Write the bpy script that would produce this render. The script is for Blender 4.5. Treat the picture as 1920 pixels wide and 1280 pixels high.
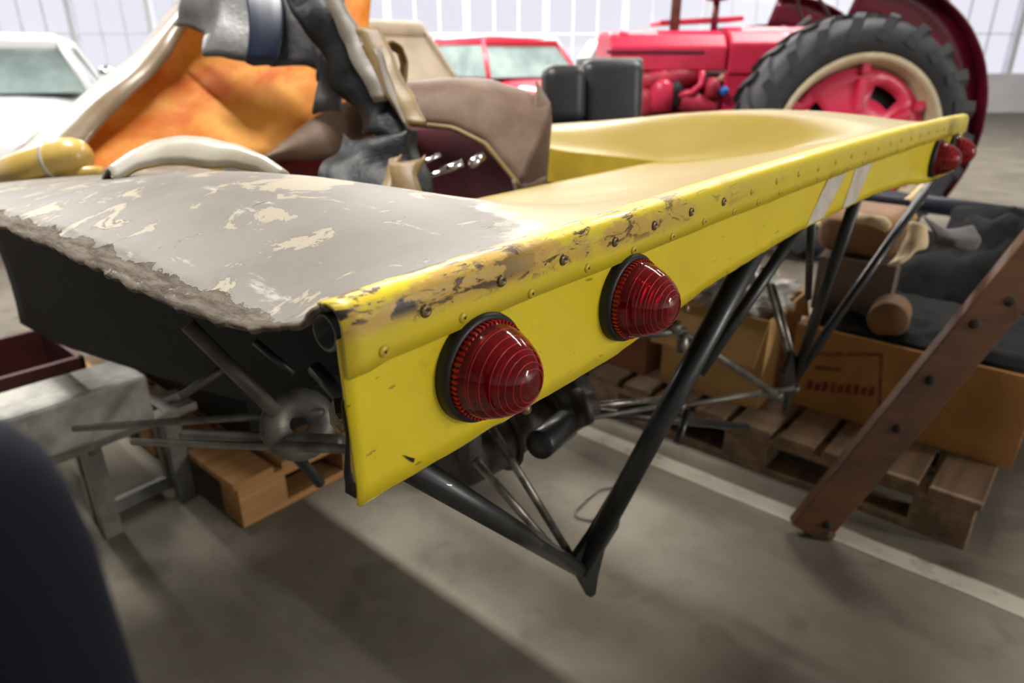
import bpy, bmesh, math, random
from mathutils import Vector, Matrix, noise
from mathutils.geometry import tessellate_polygon
random.seed(7)
for o in list(bpy.data.objects): bpy.data.objects.remove(o)
SC = bpy.context.scene
COL = SC.collection

# ------------------------------------------------------------------ camera
H = 1.18
PITCH = math.radians(22.6)
FPX = 1280.0
cam = bpy.data.cameras.new('camera'); camo = bpy.data.objects.new('camera', cam); COL.objects.link(camo)
cam.sensor_width = 36.0; cam.lens = FPX/1920*36
cam.clip_start = 0.01; cam.clip_end = 200
camo.location = (0, 0, H); camo.rotation_euler = (math.pi/2-PITCH, 0, 0)
cam.dof.use_dof = True; cam.dof.focus_distance = 0.58; cam.dof.aperture_fstop = 5.6
SC.camera = camo

# ------------------------------------------------------------------ world, exposure
SC.view_settings.view_transform = 'Standard'; SC.view_settings.look = 'None'
SC.view_settings.gamma = 1.0; SC.view_settings.exposure = 0.8
SC.view_settings.use_curve_mapping = False
w = bpy.data.worlds.new('world'); SC.world = w; w.use_nodes = True
bg = w.node_tree.nodes['Background']; bg.inputs[0].default_value = (0.95, 0.945, 1.0, 1); bg.inputs[1].default_value = 0.6

# ------------------------------------------------------------------ frames: the car's own axes (u along the tail, n forward, z up)
U = Vector((.6561, .7547, 0)).normalized(); N = Vector((-U.y, U.x, 0))
P0 = Vector((-.0257, .4608, 0)); ANG = math.atan2(U.y, U.x)
CAR = Matrix.Translation(P0) @ Matrix.Rotation(ANG, 4, 'Z')
CARI = CAR.inverted()
def W(u, n, z): return P0+U*u+N*n+Vector((0, 0, z))
CP = Vector((0, 0, H)); FW = Vector((0, math.cos(PITCH), -math.sin(PITCH))); DN = Vector((0, -math.sin(PITCH), -math.cos(PITCH)))
def ray(x, y): return Vector((1, 0, 0))*((x-960)/FPX)+DN*((y-640)/FPX)+FW
def dep(x, y, d): return CP+ray(x, y)*d
def onz(x, y, z=0.0):
    r = ray(x, y); return CP+r*((z-H)/r.z)
def onu(x, y, u):
    r = ray(x, y); return CP+r*(((P0-CP).dot(U)+u)/r.dot(U))
def onn(x, y, n):
    r = ray(x, y); return CP+r*(((P0-CP).dot(N)+n)/r.dot(N))
def L(p): return CARI @ p

# ------------------------------------------------------------------ lamps of the hall (rows of tubes under the roof, parallel to the car), plus an added fill row
def lamp_row(name, u, n, z, length, width, power, col=(1, .97, .92)):
    d = bpy.data.lights.new(name, 'AREA'); d.shape = 'RECTANGLE'; d.size = width; d.size_y = length; d.energy = power; d.color = col
    o = bpy.data.objects.new(name, d); COL.objects.link(o)
    o.location = W(u, n, z); o.rotation_euler = (0, 0, ANG)
lamp_row('ceiling_lamp_over_car_offscreen', .137, 1.9, 4.4, 2.0, .12, 165)
lamp_row('panel_fill_light_offscreen', 5.0, -12, 4.4, 6.0, .12, 860)  # unseen fill row, added to brighten the tail panel
lamp_row('ceiling_lamp_over_tractor_offscreen', 5.0, .6, 4.4, 2.0, .12, 90)
lamp_row('ceiling_lamp_over_red_car_offscreen', 5.6, 7, 4.4, 5.0, .12, 300)
lamp_row('ceiling_lamp_over_white_car_offscreen', .6, 11, 4.4, 8.0, .12, 420)
lamp_row('ceiling_lamp_over_green_car_offscreen', 10, 4, 4.4, 7.0, .12, 260)
lamp_row('ceiling_lamp_by_window_wall_offscreen', 10, 11, 4.4, 8.0, .12, 500)

# ------------------------------------------------------------------ materials
def lin(c):
    return tuple(((v/255)/12.92 if v/255 <= .04045 else ((v/255+.055)/1.055)**2.4) for v in c)+(1,)
class NT:
    def __init__(s, name):
        s.m = bpy.data.materials.new(name); s.m.use_nodes = True; s.t = s.m.node_tree; s.n = s.t.nodes; s.b = s.n['Principled BSDF']
        tc = s.n.new('ShaderNodeTexCoord'); s.obj = tc.outputs['Object']
        s.sep = None
    def link(s, a, b): s.t.links.new(a, b)
    def xyz(s):
        if not s.sep:
            q = s.n.new('ShaderNodeSeparateXYZ'); s.link(s.obj, q.inputs[0]); s.sep = q
        return s.sep.outputs
    def noise(s, scale, detail=4, rough=.55, stretch=None, dist=0, off=None):
        q = s.n.new('ShaderNodeTexNoise'); q.inputs['Scale'].default_value = scale; q.inputs['Detail'].default_value = detail
        q.inputs['Roughness'].default_value = rough; q.inputs['Distortion'].default_value = dist
        src = s.obj
        if stretch or off:
            mp = s.n.new('ShaderNodeMapping'); s.link(src, mp.inputs[0])
            if stretch: mp.inputs['Scale'].default_value = stretch
            if off: mp.inputs['Location'].default_value = off
            src = mp.outputs[0]
        s.link(src, q.inputs['Vector']); return q.outputs['Fac']
    def math(s, op, a, b=None, c=None):
        q = s.n.new('ShaderNodeMath'); q.operation = op
        for i, v in enumerate((a, b, c)):
            if v is None: continue
            if isinstance(v, (int, float)): q.inputs[i].default_value = v
            else: s.link(v, q.inputs[i])
        return q.outputs[0]
    def step(s, v, lo, hi):
        q = s.n.new('ShaderNodeMapRange'); q.interpolation_type = 'SMOOTHSTEP'; s.link(v, q.inputs[0])
        q.inputs[1].default_value = lo; q.inputs[2].default_value = hi; return q.outputs[0]
    def mix(s, f, a, b):
        q = s.n.new('ShaderNodeMix'); q.data_type = 'RGBA'
        if isinstance(f, (int, float)): q.inputs[0].default_value = f
        else: s.link(f, q.inputs[0])
        for i, v in ((6, a), (7, b)):
            if isinstance(v, tuple): q.inputs[i].default_value = lin(v) if len(v) == 3 else v
            else: s.link(v, q.inputs[i])
        return q.outputs[2]
    def color(s, c):
        if isinstance(c, tuple): s.b.inputs['Base Color'].default_value = lin(c)
        else: s.link(c, s.b.inputs['Base Color'])
    def bump(s, h, strength=.3, dist=.002):
        q = s.n.new('ShaderNodeBump'); q.inputs['Strength'].default_value = strength; q.inputs['Distance'].default_value = dist
        s.link(h, q.inputs['Height']); s.link(q.outputs[0], s.b.inputs['Normal'])
    def set(s, **k):
        for a, v in k.items():
            i = s.b.inputs[a.replace('_', ' ')]
            if isinstance(v, (int, float)): i.default_value = v
            elif isinstance(v, tuple): i.default_value = v
            else: s.link(v, i)
def mat(name, c1, c2=None, scale=8, rough=.5, metal=0, bump=0, bscale=40, coat=0, bdist=.002, stretch=None, trans=0, lo=.35, hi=.65, spec=.5):
    t = NT(name)
    if c2: t.color(t.mix(t.step(t.noise(scale, 6, .6, stretch), lo, hi), c1, c2))
    else: t.color(c1)
    t.set(Roughness=rough, Metallic=metal, Coat_Weight=coat, Transmission_Weight=trans, Specular_IOR_Level=spec)
    if bump: t.bump(t.noise(bscale, 5, .6, stretch), bump, bdist)
    return t.m
M = {}
M['yellow'] = None
def car_paint():
    # tail panel: bright yellow, scuffed
    t = NT('yellow_panel_paint')
    base = t.mix(t.step(t.noise(7, 5), .3, .75), (238, 216, 36), (228, 202, 38))
    dirt = t.math('MULTIPLY', t.step(t.noise(34, 8, .7, (1, 1, 1)), .56, .78), .55)
    base = t.mix(dirt, base, (176, 148, 40))
    sc = t.step(t.noise(130, 3, .5, (.35, 1, 1.4)), .67, .71)
    base = t.mix(t.math('MULTIPLY', sc, .6), base, (120, 96, 34))
    t.color(base); t.set(Roughness=.38, Coat_Weight=.15); t.bump(t.math('ADD', t.noise(46, 3, .5), t.math('MULTIPLY', t.noise(150, 4, .6), .35)), .32, .0018); M['panel'] = t.m
    # lip strip with chipped paint
    t = NT('yellow_lip_paint'); x = t.xyz()
    base = t.mix(t.step(t.noise(9, 5), .3, .75), (230, 208, 44), (220, 196, 52))
    up = t.step(x[2], 1.020, 1.032)
    near = t.math('SUBTRACT', 1.0, t.step(x[0], .12, .55))
    tan = t.math('MULTIPLY', t.math('MULTIPLY', up, near), t.step(t.noise(26, 8, .65, (.5, 1, 1)), .42, .52))
    base = t.mix(tan, base, (206, 168, 82))
    br = t.math('MULTIPLY', t.math('MULTIPLY', up, near), t.step(t.noise(52, 10, .72, (.45, 1, 1.2), 1.0), .535, .575))
    base = t.mix(br, base, (92, 66, 42))
    gk = t.math('MULTIPLY', t.math('MULTIPLY', t.step(x[2], 1.026, 1.034), t.math('SUBTRACT', 1.0, t.step(x[0], -.02, .1))), t.step(t.noise(30, 6, .6, (.5, 1, 1), .3, (2, 2, 0)), .52, .56))
    base = t.mix(gk, base, (58, 50, 42))
    far = t.math('MULTIPLY', t.step(x[0], .35, .8), t.step(t.noise(30, 6, .7), .52, .7))
    base = t.mix(t.math('MULTIPLY', far, .7), base, (176, 150, 62))
    t.color(base); t.set(Roughness=.36, Coat_Weight=.15)
    h = t.math('SUBTRACT', t.noise(60, 6, .6), t.math('ADD', br, t.math('MULTIPLY', tan, .5))); t.bump(h, .5, .0012); M['lip'] = t.m
    # deck: faded glossy yellow gelcoat, stripped to grey over the near fender, torn laminate along its rim
    t = NT('deck_gelcoat'); x = t.xyz()
    base = t.mix(t.step(t.noise(5, 4), .3, .7), (152, 132, 58), (146, 124, 50))
    ub = t.math('MULTIPLY_ADD', x[1], .66, .075)
    edge = t.math('SUBTRACT', ub, x[0])
    edge = t.math('ADD', edge, t.math('MULTIPLY_ADD', t.noise(16, 8, .62), .16, -.08))
    grey = t.step(edge, -.006, .006)
    rim = t.math('MULTIPLY', t.step(edge, -.045, -.012), t.math('SUBTRACT', 1.0, t.step(edge, .0, .03)))
    g = t.mix(t.step(t.noise(6, 6, .6), .35, .65), (116, 110, 103), (104, 97, 89))
    cream = t.step(t.noise(13, 10, .66, (1, 1, 1), .6, (.6, .3, 0)), .555, .572)
    g = t.mix(cream, g, (152, 142, 122))
    scr = t.step(t.noise(24, 8, .7, (1.0, .22, 1), 0, (3, 1, 0)), .60, .68)
    g = t.mix(t.math('MULTIPLY', scr, .75), g, (176, 172, 164))
    dk = t.step(t.noise(30, 8, .7, (.3, 1.2, 1), .4, (7, 2, 0)), .655, .68)
    g = t.mix(dk, g, (62, 54, 45))
    base = t.mix(grey, base, g)
    base = t.mix(t.math('MULTIPLY', rim, t.step(t.noise(40, 6, .6), .35, .6)), base, (150, 146, 138))
    # torn rim
    wd = t.math('MULTIPLY', t.step(x[1], .02, .16), .020)
    d = t.math('SUBTRACT', t.math('ADD', wd, -.117), x[0])
    d = t.math('ADD', d, t.math('MULTIPLY', t.step(x[1], .015, .08), t.math('MULTIPLY_ADD', t.noise(22, 10, .66, (1.2, .8, 1)), .050, -.023)))
    torn = t.step(d, -.0006, .0006)
    tc = t.mix(t.step(t.noise(60, 8, .7, (1.6, .25, 1)), .36, .64), (70, 60, 50), (120, 110, 98))
    tc = t.mix(t.step(t.noise(35, 8, .7, (1, .5, 1), 0, (5, 5, 0)), .6, .66), tc, (164, 157, 146))
    base = t.mix(torn, base, tc)
    t.color(base)
    r = t.math('MULTIPLY_ADD', grey, .16, .36); r = t.math('MAXIMUM', r, t.math('MULTIPLY', torn, .85)); t.set(Roughness=r, Specular_IOR_Level=.3)
    t.set(Coat_Weight=t.math('MULTIPLY', t.math('SUBTRACT', 1.0, grey), .06), Coat_Roughness=.2)
    h = t.math('ADD', t.math('MULTIPLY', t.noise(90, 8, .7, (1.3, .22, 1)), t.math('MULTIPLY_ADD', torn, .75, .06)), t.math('MULTIPLY', torn, -1.2))
    h = t.math('ADD', h, t.math('MULTIPLY', t.math('MULTIPLY', cream, grey), -.25)); t.bump(h, .6, .003); M['deck'] = t.m
car_paint()
M['white_stripe'] = mat('white_stripe_paint', (214, 208, 198), (196, 188, 172), 30, .5)
M['black_steel'] = mat('black_tube_paint', (24, 28, 30), (34, 38, 40), 20, .38, 0, .1, 60, coat=.2)
M['bare_steel'] = mat('bare_steel', (150, 146, 138), (96, 90, 82), 30, .38, .8, .1, 80)
M['dull_steel'] = mat('dull_steel', (120, 118, 110), (84, 80, 74), 18, .5, .55, .2, 60)
M['cast'] = mat('cast_iron_grey', (82, 78, 73), (58, 55, 52), 25, .55, .5, .4, 70)
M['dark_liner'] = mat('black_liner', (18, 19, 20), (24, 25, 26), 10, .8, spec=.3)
M['rivet_y'] = mat('painted_rivet', (222, 200, 46), (176, 150, 50), 300, .35)
M['rivet_s'] = mat('worn_screw_head', (150, 132, 92), (92, 80, 60), 500, .35, .6)
M['hole'] = mat('dark_hole', (26, 22, 16), None, rough=.8)
M['rubber'] = mat('black_rubber', (17, 18, 18), (30, 30, 29), 60, .45, 0, .15, 120)
def lens_mat():
    t = NT('red_lens'); t.color((182, 8, 26)); t.set(Roughness=.08, Transmission_Weight=.86, IOR=1.46); M['lens'] = t.m
    t = NT('red_lens_teeth'); t.color((200, 14, 40)); t.set(Roughness=.2, Transmission_Weight=.3, IOR=1.45); M['teeth'] = t.m
lens_mat()
M['ring'] = mat('lens_ring_edge', (206, 40, 62), None, rough=.3)
M['reflector'] = mat('lamp_reflector', (150, 140, 140), None, rough=.35, metal=.6)
M['bulb'] = mat('bulb_glass', (200, 190, 170), None, rough=.15)
M['wood'] = mat('pallet_wood', (172, 128, 76), (140, 98, 56), 5, .7, 0, .3, 40, stretch=(.25, 3, 3))
M['wood_grey'] = mat('grey_pallet_wood', (134, 108, 82), (100, 80, 60), 5, .75, 0, .3, 40, stretch=(.25, 3, 3))
M['plank'] = mat('stained_plank', (104, 66, 36), (70, 44, 26), 4, .55, 0, .25, 30, stretch=(.4, 2.5, 2.5))
M['card'] = mat('cardboard', (172, 124, 66), (154, 108, 56), 6, .8, 0, .1, 60)
M['card2'] = mat('brown_cardboard', (142, 88, 52), (124, 76, 44), 6, .8, 0, .1, 60)
M['card3'] = mat('pale_cardboard', (186, 148, 90), (164, 128, 76), 6, .8, 0, .1, 60)
M['galv'] = mat('galvanised_grey', (168, 166, 158), (132, 130, 124), 12, .6, .1, .2, 30)
M['grey_paint'] = mat('grey_stand_paint', (116, 116, 106), (94, 94, 86), 16, .5, .2)
M['navy'] = mat('navy_cover', (10, 17, 30), (7, 12, 22), 6, .8, spec=.2)

# ------------------------------------------------------------------ mesh helpers
def link(name, me, parent=None):
    o = bpy.data.objects.new(name, me); COL.objects.link(o)
    if parent is not None: o.parent = parent
    return o
def mk(name, vf, m, parent=None, smooth=False, solid=0, off=-1, bevel=0, subd=0):
    V, F = vf
    me = bpy.data.meshes.new(name); me.from_pydata([tuple(v) for v in V], [], F); me.update()
    bm = bmesh.new(); bm.from_mesh(me); bmesh.ops.recalc_face_normals(bm, faces=bm.faces); bm.to_mesh(me); bm.free()
    if smooth: me.shade_smooth()
    o = link(name, me, parent)
    me.materials.append(M[m] if isinstance(m, str) else m)
    if solid:
        s = o.modifiers.new('thickness', 'SOLIDIFY'); s.thickness = solid; s.offset = off
    if bevel:
        b = o.modifiers.new('bevel', 'BEVEL'); b.width = bevel; b.segments = 2; b.limit_method = 'ANGLE'
    if subd:
        b = o.modifiers.new('smooth', 'SUBSURF'); b.levels = subd; b.render_levels = subd
    return o
def mk_raw(name, vf, m, parent=None, smooth=False, solid=0, off=-1):
    V, F = vf
    me = bpy.data.meshes.new(name); me.from_pydata([tuple(v) for v in V], [], F); me.update()
    if smooth: me.shade_smooth()
    o = link(name, me, parent); me.materials.append(M[m] if isinstance(m, str) else m)
    if solid:
        s = o.modifiers.new('thickness', 'SOLIDIFY'); s.thickness = solid; s.offset = off
    return o
def thing(name, label, cat, loc=(0, 0, 0), rz=0.0, group=None):
    o = bpy.data.objects.new(name, None); COL.objects.link(o); o.location = loc; o.rotation_euler = (0, 0, rz); o.empty_display_size = .1
    o['label'] = label; o['category'] = cat
    if group: o['group'] = group
    return o
def tag(o, label, cat, group=None):
    o['label'] = label; o['category'] = cat
    if group: o['group'] = group
    return o
def struct(o): o['kind'] = 'structure'; return o
def inv(t): return (Matrix.Translation(t.location) @ Matrix.Rotation(t.rotation_euler.z, 4, 'Z')).inverted()
def copy_tree(o, parent=None):
    c = o.copy(); COL.objects.link(c); c.parent = parent
    for ch in [k for k in bpy.data.objects if k.parent == o]: copy_tree(ch, c)
    return c
def merge(*parts):
    V, F = [], []
    for v, f in parts:
        k = len(V); V += list(v); F += [tuple(i+k for i in q) for q in f]
    return V, F
def box(c, s, R=None):
    V = []
    for z in (-1, 1):
        for y in (-1, 1):
            for x in (-1, 1):
                p = Vector((x*s[0]/2, y*s[1]/2, z*s[2]/2))
                if R is not None: p = R @ p
                V.append(p+Vector(c))
    return V, [(0, 2, 3, 1), (4, 5, 7, 6), (0, 1, 5, 4), (2, 6, 7, 3), (0, 4, 6, 2), (1, 3, 7, 5)]
def frame(d):
    d = d.normalized(); a = Vector((0, 0, 1)) if abs(d.z) < .9 else Vector((1, 0, 0))
    x = d.cross(a).normalized(); return x, d.cross(x).normalized()
def tube(pts, r, seg=12, caps=True, hollow=0):
    pts = [Vector(p) for p in pts]; n = len(pts); V, F = [], []
    rr = r if isinstance(r, (list, tuple)) else [r]*n
    x = None
    for i, p in enumerate(pts):
        d = (pts[min(i+1, n-1)]-pts[max(i-1, 0)]).normalized()
        if x is None: x, y = frame(d)
        else:
            x = (x-d*x.dot(d)).normalized(); y = d.cross(x)
        for k in range(seg):
            a = 2*math.pi*k/seg; V.append(p+(x*math.cos(a)+y*math.sin(a))*rr[i])
    for i in range(n-1):
        for k in range(seg):
            F.append((i*seg+k, i*seg+(k+1) % seg, (i+1)*seg+(k+1) % seg, (i+1)*seg+k))
    if caps: F.append(tuple(range(seg-1, -1, -1))); F.append(tuple((n-1)*seg+k for k in range(seg)))
    return V, F
def lathe(prof, o, ax, seg=32, closed=False):
    """prof: list of (radius, height along ax)"""
    o = Vector(o); ax = Vector(ax).normalized(); x, y = frame(ax); V, F, rings = [], [], []
    for r, h in prof:
        if r < 1e-6: rings.append([len(V)]); V.append(o+ax*h)
        else:
            rings.append(list(range(len(V), len(V)+seg)))
            for k in range(seg):
                a = 2*math.pi*k/seg; V.append(o+ax*h+(x*math.cos(a)+y*math.sin(a))*r)
    pr = list(zip(rings, rings[1:]))
    if closed: pr.append((rings[-1], rings[0]))
    for a, b in pr:
        for k in range(seg):
            k2 = (k+1) % seg
            if len(a) == 1 and len(b) == 1: continue
            if len(a) == 1: F.append((a[0], b[k], b[k2]))
            elif len(b) == 1: F.append((a[k], a[k2], b[0]))
            else: F.append((a[k], a[k2], b[k2], b[k]))
    return V, F
def resample(pts, k):
    pts = [Vector(p) for p in pts]; d = [0]
    for a, b in zip(pts, pts[1:]): d.append(d[-1]+(b-a).length)
    out = []; j = 0
    for i in range(k):
        t = d[-1]*i/(k-1)
        while j < len(pts)-2 and d[j+1] < t: j += 1
        f = (t-d[j])/max(1e-9, d[j+1]-d[j]); out.append(pts[j].lerp(pts[j+1], min(1, max(0, f))))
    return out
def loft(A, B, m=8, k=20, bulge=(0, 0, 0), rough=0, rs=10, seed=0, shape=lambda t: 4*t*(1-t)):
    A = resample(A, k); B = resample(B, k); V, F = [], []; bl = Vector(bulge)
    for i in range(k):
        for j in range(m+1):
            t = j/m; p = A[i].lerp(B[i], t)+bl*shape(t)
            if rough: q = p*rs+Vector((seed, seed*2, 0)); p = p+Vector((noise.noise(q), noise.noise(q+Vector((31.4, 7.7, 0))), noise.noise(q+Vector((3.3, 57.1, 9)))))*rough
            V.append(p)
    for i in range(k-1):
        for j in range(m):
            a = i*(m+1)+j; F.append((a, a+1, a+m+2, a+m+1))
    return V, F
def poly_sheet(P, cuts=0):
    """flat-ish polygon of 3-D points -> triangles"""
    P = [Vector(p) for p in P]; return P, [tuple(t) for t in tessellate_polygon([P])]
def prism(P, vec):
    P = [Vector(p) for p in P]; v = Vector(vec); n = len(P); tri = tessellate_polygon([P])
    V = P+[p+v for p in P]; F = [tuple(t) for t in tri]+[tuple(i+n for i in reversed(t)) for t in tri]
    F += [(i, (i+1) % n, (i+1) % n+n, i+n) for i in range(n)]
    return V, F
def lump(c, r, seg=24, rough=.3, rs=3, seed=0, squash=(1, 1, 1)):
    V, F = [], []; c = Vector(c); rings = seg//2
    for i in range(rings+1):
        for k in range(seg):
            a = math.pi*i/rings; b = 2*math.pi*k/seg
            d = Vector((math.sin(a)*math.cos(b), math.sin(a)*math.sin(b), math.cos(a)))
            q = 1+rough*noise.noise(d*rs+Vector((seed*3.1, seed, 0)))+rough*.6*noise.noise(d*rs*2.7+Vector((seed, 0, 5)))
            V.append(c+Vector((d.x*squash[0], d.y*squash[1], d.z*squash[2]))*r*q)
    for i in range(rings):
        for k in range(seg):
            F.append((i*seg+k, i*seg+(k+1) % seg, (i+1)*seg+(k+1) % seg, (i+1)*seg+k))
    return V, F
def sm(t): t = min(1, max(0, t)); return t*t*(3-2*t)
def interp(tab, x):
    if x <= tab[0][0]: return tab[0][1]
    for (a, b), (c, d) in zip(tab, tab[1:]):
        if x <= c: return b+(d-b)*sm((x-a)/(c-a)) if False else b+(d-b)*(x-a)/(c-a)
    return tab[-1][1]

# ================================================================== the hall
def floor_mat():
    t = NT('concrete_floor')
    c = t.mix(t.step(t.noise(2.2, 8, .62), .3, .7), (127, 121, 109), (105, 99, 88))
    c = t.mix(t.math('MULTIPLY', t.step(t.noise(7, 8, .7, None, .5), .5, .75), .6), c, (90, 84, 73))
    c = t.mix(t.math('MULTIPLY', t.step(t.noise(3.4, 3, .5, None, 0, (4, 9, 0)), .62, .72), .5), c, (74, 68, 57))
    c = t.mix(t.step(t.noise(46, 4, .6, None, 0, (1, 3, 0)), .745, .77), c, (190, 184, 170))
    c = t.mix(t.step(t.noise(38, 4, .6, None, 0, (8, 5, 0)), .745, .77), c, (52, 46, 38))
    t.color(c); t.set(Roughness=.7, Specular_IOR_Level=.15); t.bump(t.noise(90, 5, .6), .12, .002); M['floor'] = t.m
floor_mat()
M['wall'] = mat('pale_wall', (222, 222, 224), (212, 212, 216), 1, .8)
M['ceil'] = mat('pale_ceiling', (206, 206, 206), None, rough=.85)
M['mullion'] = mat('window_bar_grey', (226, 228, 234), (214, 216, 224), 3, .6)
M['line'] = mat('worn_white_line', (172, 166, 152), (136, 128, 114), 14, .7, lo=.52, hi=.72, spec=.2)
def pane_mat(key, tint):
    m = bpy.data.materials.new(key); m.use_nodes = True; n = m.node_tree.nodes; n.clear(); l = m.node_tree.links
    o = n.new('ShaderNodeOutputMaterial'); a = n.new('ShaderNodeBsdfTransparent'); g = n.new('ShaderNodeBsdfGlossy'); x = n.new('ShaderNodeMixShader')
    a.inputs[0].default_value = tint; g.inputs['Roughness'].default_value = .08; x.inputs[0].default_value = .06
    l.new(a.outputs[0], x.inputs[1]); l.new(g.outputs[0], x.inputs[2]); l.new(x.outputs[0], o.inputs[0]); M[key] = m
pane_mat('pane', (.95, .955, .98, 1))
RX0, RX1, RY0, RY1, RZ = -15.0, 15.0, -9.0, 16.6, 5.0
struct(mk('floor', box(((RX0+RX1)/2, (RY0+RY1)/2, -.06), (RX1-RX0, RY1-RY0, .12)), 'floor'))
struct(mk('ceiling', box(((RX0+RX1)/2, (RY0+RY1)/2, RZ+.06), (RX1-RX0, RY1-RY0, .12)), 'ceil'))
struct(mk('wall_left', box((RX0-.1, (RY0+RY1)/2, RZ/2), (.2, RY1-RY0, RZ)), 'wall'))
SILL, TOP = .78, 4.3
struct(mk('wall_right', box((RX1+.1, (RY0+RY1)/2, RZ/2), (.2, RY1-RY0, RZ)), 'wall'))
struct(mk('wall_front', box(((RX0+RX1)/2, RY0-.1, RZ/2), (RX1-RX0, .2, RZ)), 'wall'))
struct(mk('wall_back', merge(box((0, RY1+.1, SILL/2), (RX1-RX0, .2, SILL)), box((0, RY1+.1, (TOP+RZ)/2), (RX1-RX0, .2, RZ-TOP))), 'wall'))
BAY = 1.75; nb = int((RX1-RX0)/BAY)+1
pane_me = None; bar_me = None
pw = (BAY-.13)/3; ph = (TOP-SILL)/4
for i in range(nb):
    x0 = RX0+i*BAY
    fr = struct(mk('window_%d' % (i+1), merge(box((x0, RY1+.1, (SILL+TOP)/2), (.11, .2, TOP-SILL)), box((x0+BAY/2, RY1+.1, SILL+.03), (BAY, .22, .06))), 'mullion'))
    for k in (1, 2):
        mk('window_bar', box((x0+.065+pw*k, RY1+.1, (SILL+TOP)/2), (.022, .05, TOP-SILL)), 'mullion', fr)
    for k in (1, 2, 3):
        mk('window_rail', box((x0+BAY/2, RY1+.1, SILL+ph*k), (BAY-.13, .05, .02)), 'mullion', fr)
    for a in range(3):
        for b in range(4):
            if pane_me is None:
                o = mk('pane', box((0, 0, 0), (pw, .008, ph)), 'pane', fr); pane_me = o.data
            else: o = link('pane', pane_me, fr)
            o.location = (x0+.065+pw*(a+.5), RY1+.1, SILL+ph*(b+.5))
# painted line on the floor, parallel to the car
V, F = [], []
for i in range(60):
    n = -4+i*.09; j = noise.noise(Vector((n*5, 3, 0)))*.006
    V += [W(1.335+j, n, .0015), W(1.405+j+noise.noise(Vector((n*4, 9, 0)))*.006, n, .0015)]
F = [(2*i, 2*i+1, 2*i+3, 2*i+2) for i in range(59)]
struct(mk('floor_line', (V, F), 'line', None, solid=.0012))

# ================================================================== the yellow race car tail (local axes u, n, z)
car = thing('race_car', 'yellow race car tail section with torn grey fender, round red lights and open deck', 'race car', P0, ANG)
UC, UE = .84, .957
U0, U1 = UC-UE, UC+UE
def ztop(u): return 1.056-.011*((u-UC)/UE)**2
def bottom(u):
    d = abs(u-UC)
    return interp([(0, .951), (.2, .950), (.45, .937), (.55, .924), (.66, .913), (.84, .909), (.96, .906)], d)
RIDGE = [(0, 1.046), (.04, 1.036), (.1, 1.037), (.18, 1.046), (.3, 1.052), (.42, 1.051), (.55, 1.043), (.7, 1.027), (.85, 1.006), (1.0, .988), (1.2, .966), (1.5, .93)]
EDGE = [(0, 1.044), (.02, 1.036), (.072, 1.016), (.148, .999), (.258, .993), (.5, .995), (.8, .985), (1.2, .96), (1.5, .93)]
NR = .22       # distance of the fender ridge from the side
NI = .56       # distance of the fender foot from the side
def sint(tab, x):
    return (interp(tab, x-.03)+interp(tab, x)*2+interp(tab, x+.03))/4 if x > .03 else interp(tab, x)
def deckz(u, n):
    zt = ztop(u)
    s = .937+(zt-.937)*max(0, 1-n/.56)**1.35 if n < .56 else .937
    e = min(u-U0, U1-u)
    r, g = sint(RIDGE, n), sint(EDGE, n)
    if e < NR: q = max(0, min(1, e/NR)); z = g+(r-g)*math.sin(q*math.pi/2)**.9
    elif u > UC:
        if e < .37: z = r
        else: z = s+(r-s)*(1-sm((e-.37)/.185))
    else: z = s+(r-s)*(1-sm((e-NR)/(NI-NR)))
    b = sm(n/.05)
    z = zt*(1-b)+z*b if n < .05 else z
    # pressed dents in the middle of the deck, lobe at the front of the far fender
    for du, dn in ((.62, .30), (.80, .27)):
        d2 = ((u-du)/.07)**2+((n-dn)/.05)**2; z -= .006*math.exp(-d2)
    d2 = max(0, abs((u-1.30)/.075))**3+max(0, abs((n-1.20)/.26))**3; z += .035*math.exp(-d2)
    return z
def deck_mesh():
    us = []; u = U0
    while u < .16: us.append(u); u += .005
    while u < .44: us.append(u); u += .014
    us += [.44]; u = .46
    while u < 1.23: us.append(u); u += .02
    us += [1.24]; u = 1.25
    while u < U1: us.append(u); u += .014
    us.append(U1)
    ns = []; n = .012
    while n < .12: ns.append(n); n += .006
    while n < .555: ns.append(n); n += .01
    ns.append(.56); n = .575
    while n < 1.45: ns.append(n); n += .016
    V, F, idx = [], [], {}
    for i, u in enumerate(us):
        for j, n in enumerate(ns):
            if .4401 < u < 1.2399 and n > .5601: continue
            uu = u; z = deckz(u, n)
            if i == 0:
                uu = u+.004*noise.noise(Vector((n*30, 0, 1)))+.003*noise.noise(Vector((n*90, 4, 1)))
                z += .003*noise.noise(Vector((n*40, 7, 1)))
            e = u-U0
            if e < .06 and n > .03:
                z += .0022*noise.noise(Vector((u*90, n*60, 2)))*(1-e/.06)-.0015*(1 if e < .022 else 0)
            idx[i, j] = len(V); V.append((uu, n, z))
    for i in range(len(us)-1):
        for j in range(len(ns)-1):
            q = [(i, j), (i+1, j), (i+1, j+1), (i, j+1)]
            if all(k in idx for k in q) and not (us[i] >= .4399 and us[i+1] <= 1.2401 and ns[j] >= .5599): F.append(tuple(idx[k] for k in q))
    return V, F
mk_raw('deck', deck_mesh(), 'deck', car, True, .0045, -1)['label'] = 'cream yellow deck with stripped grey near fender'
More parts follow.
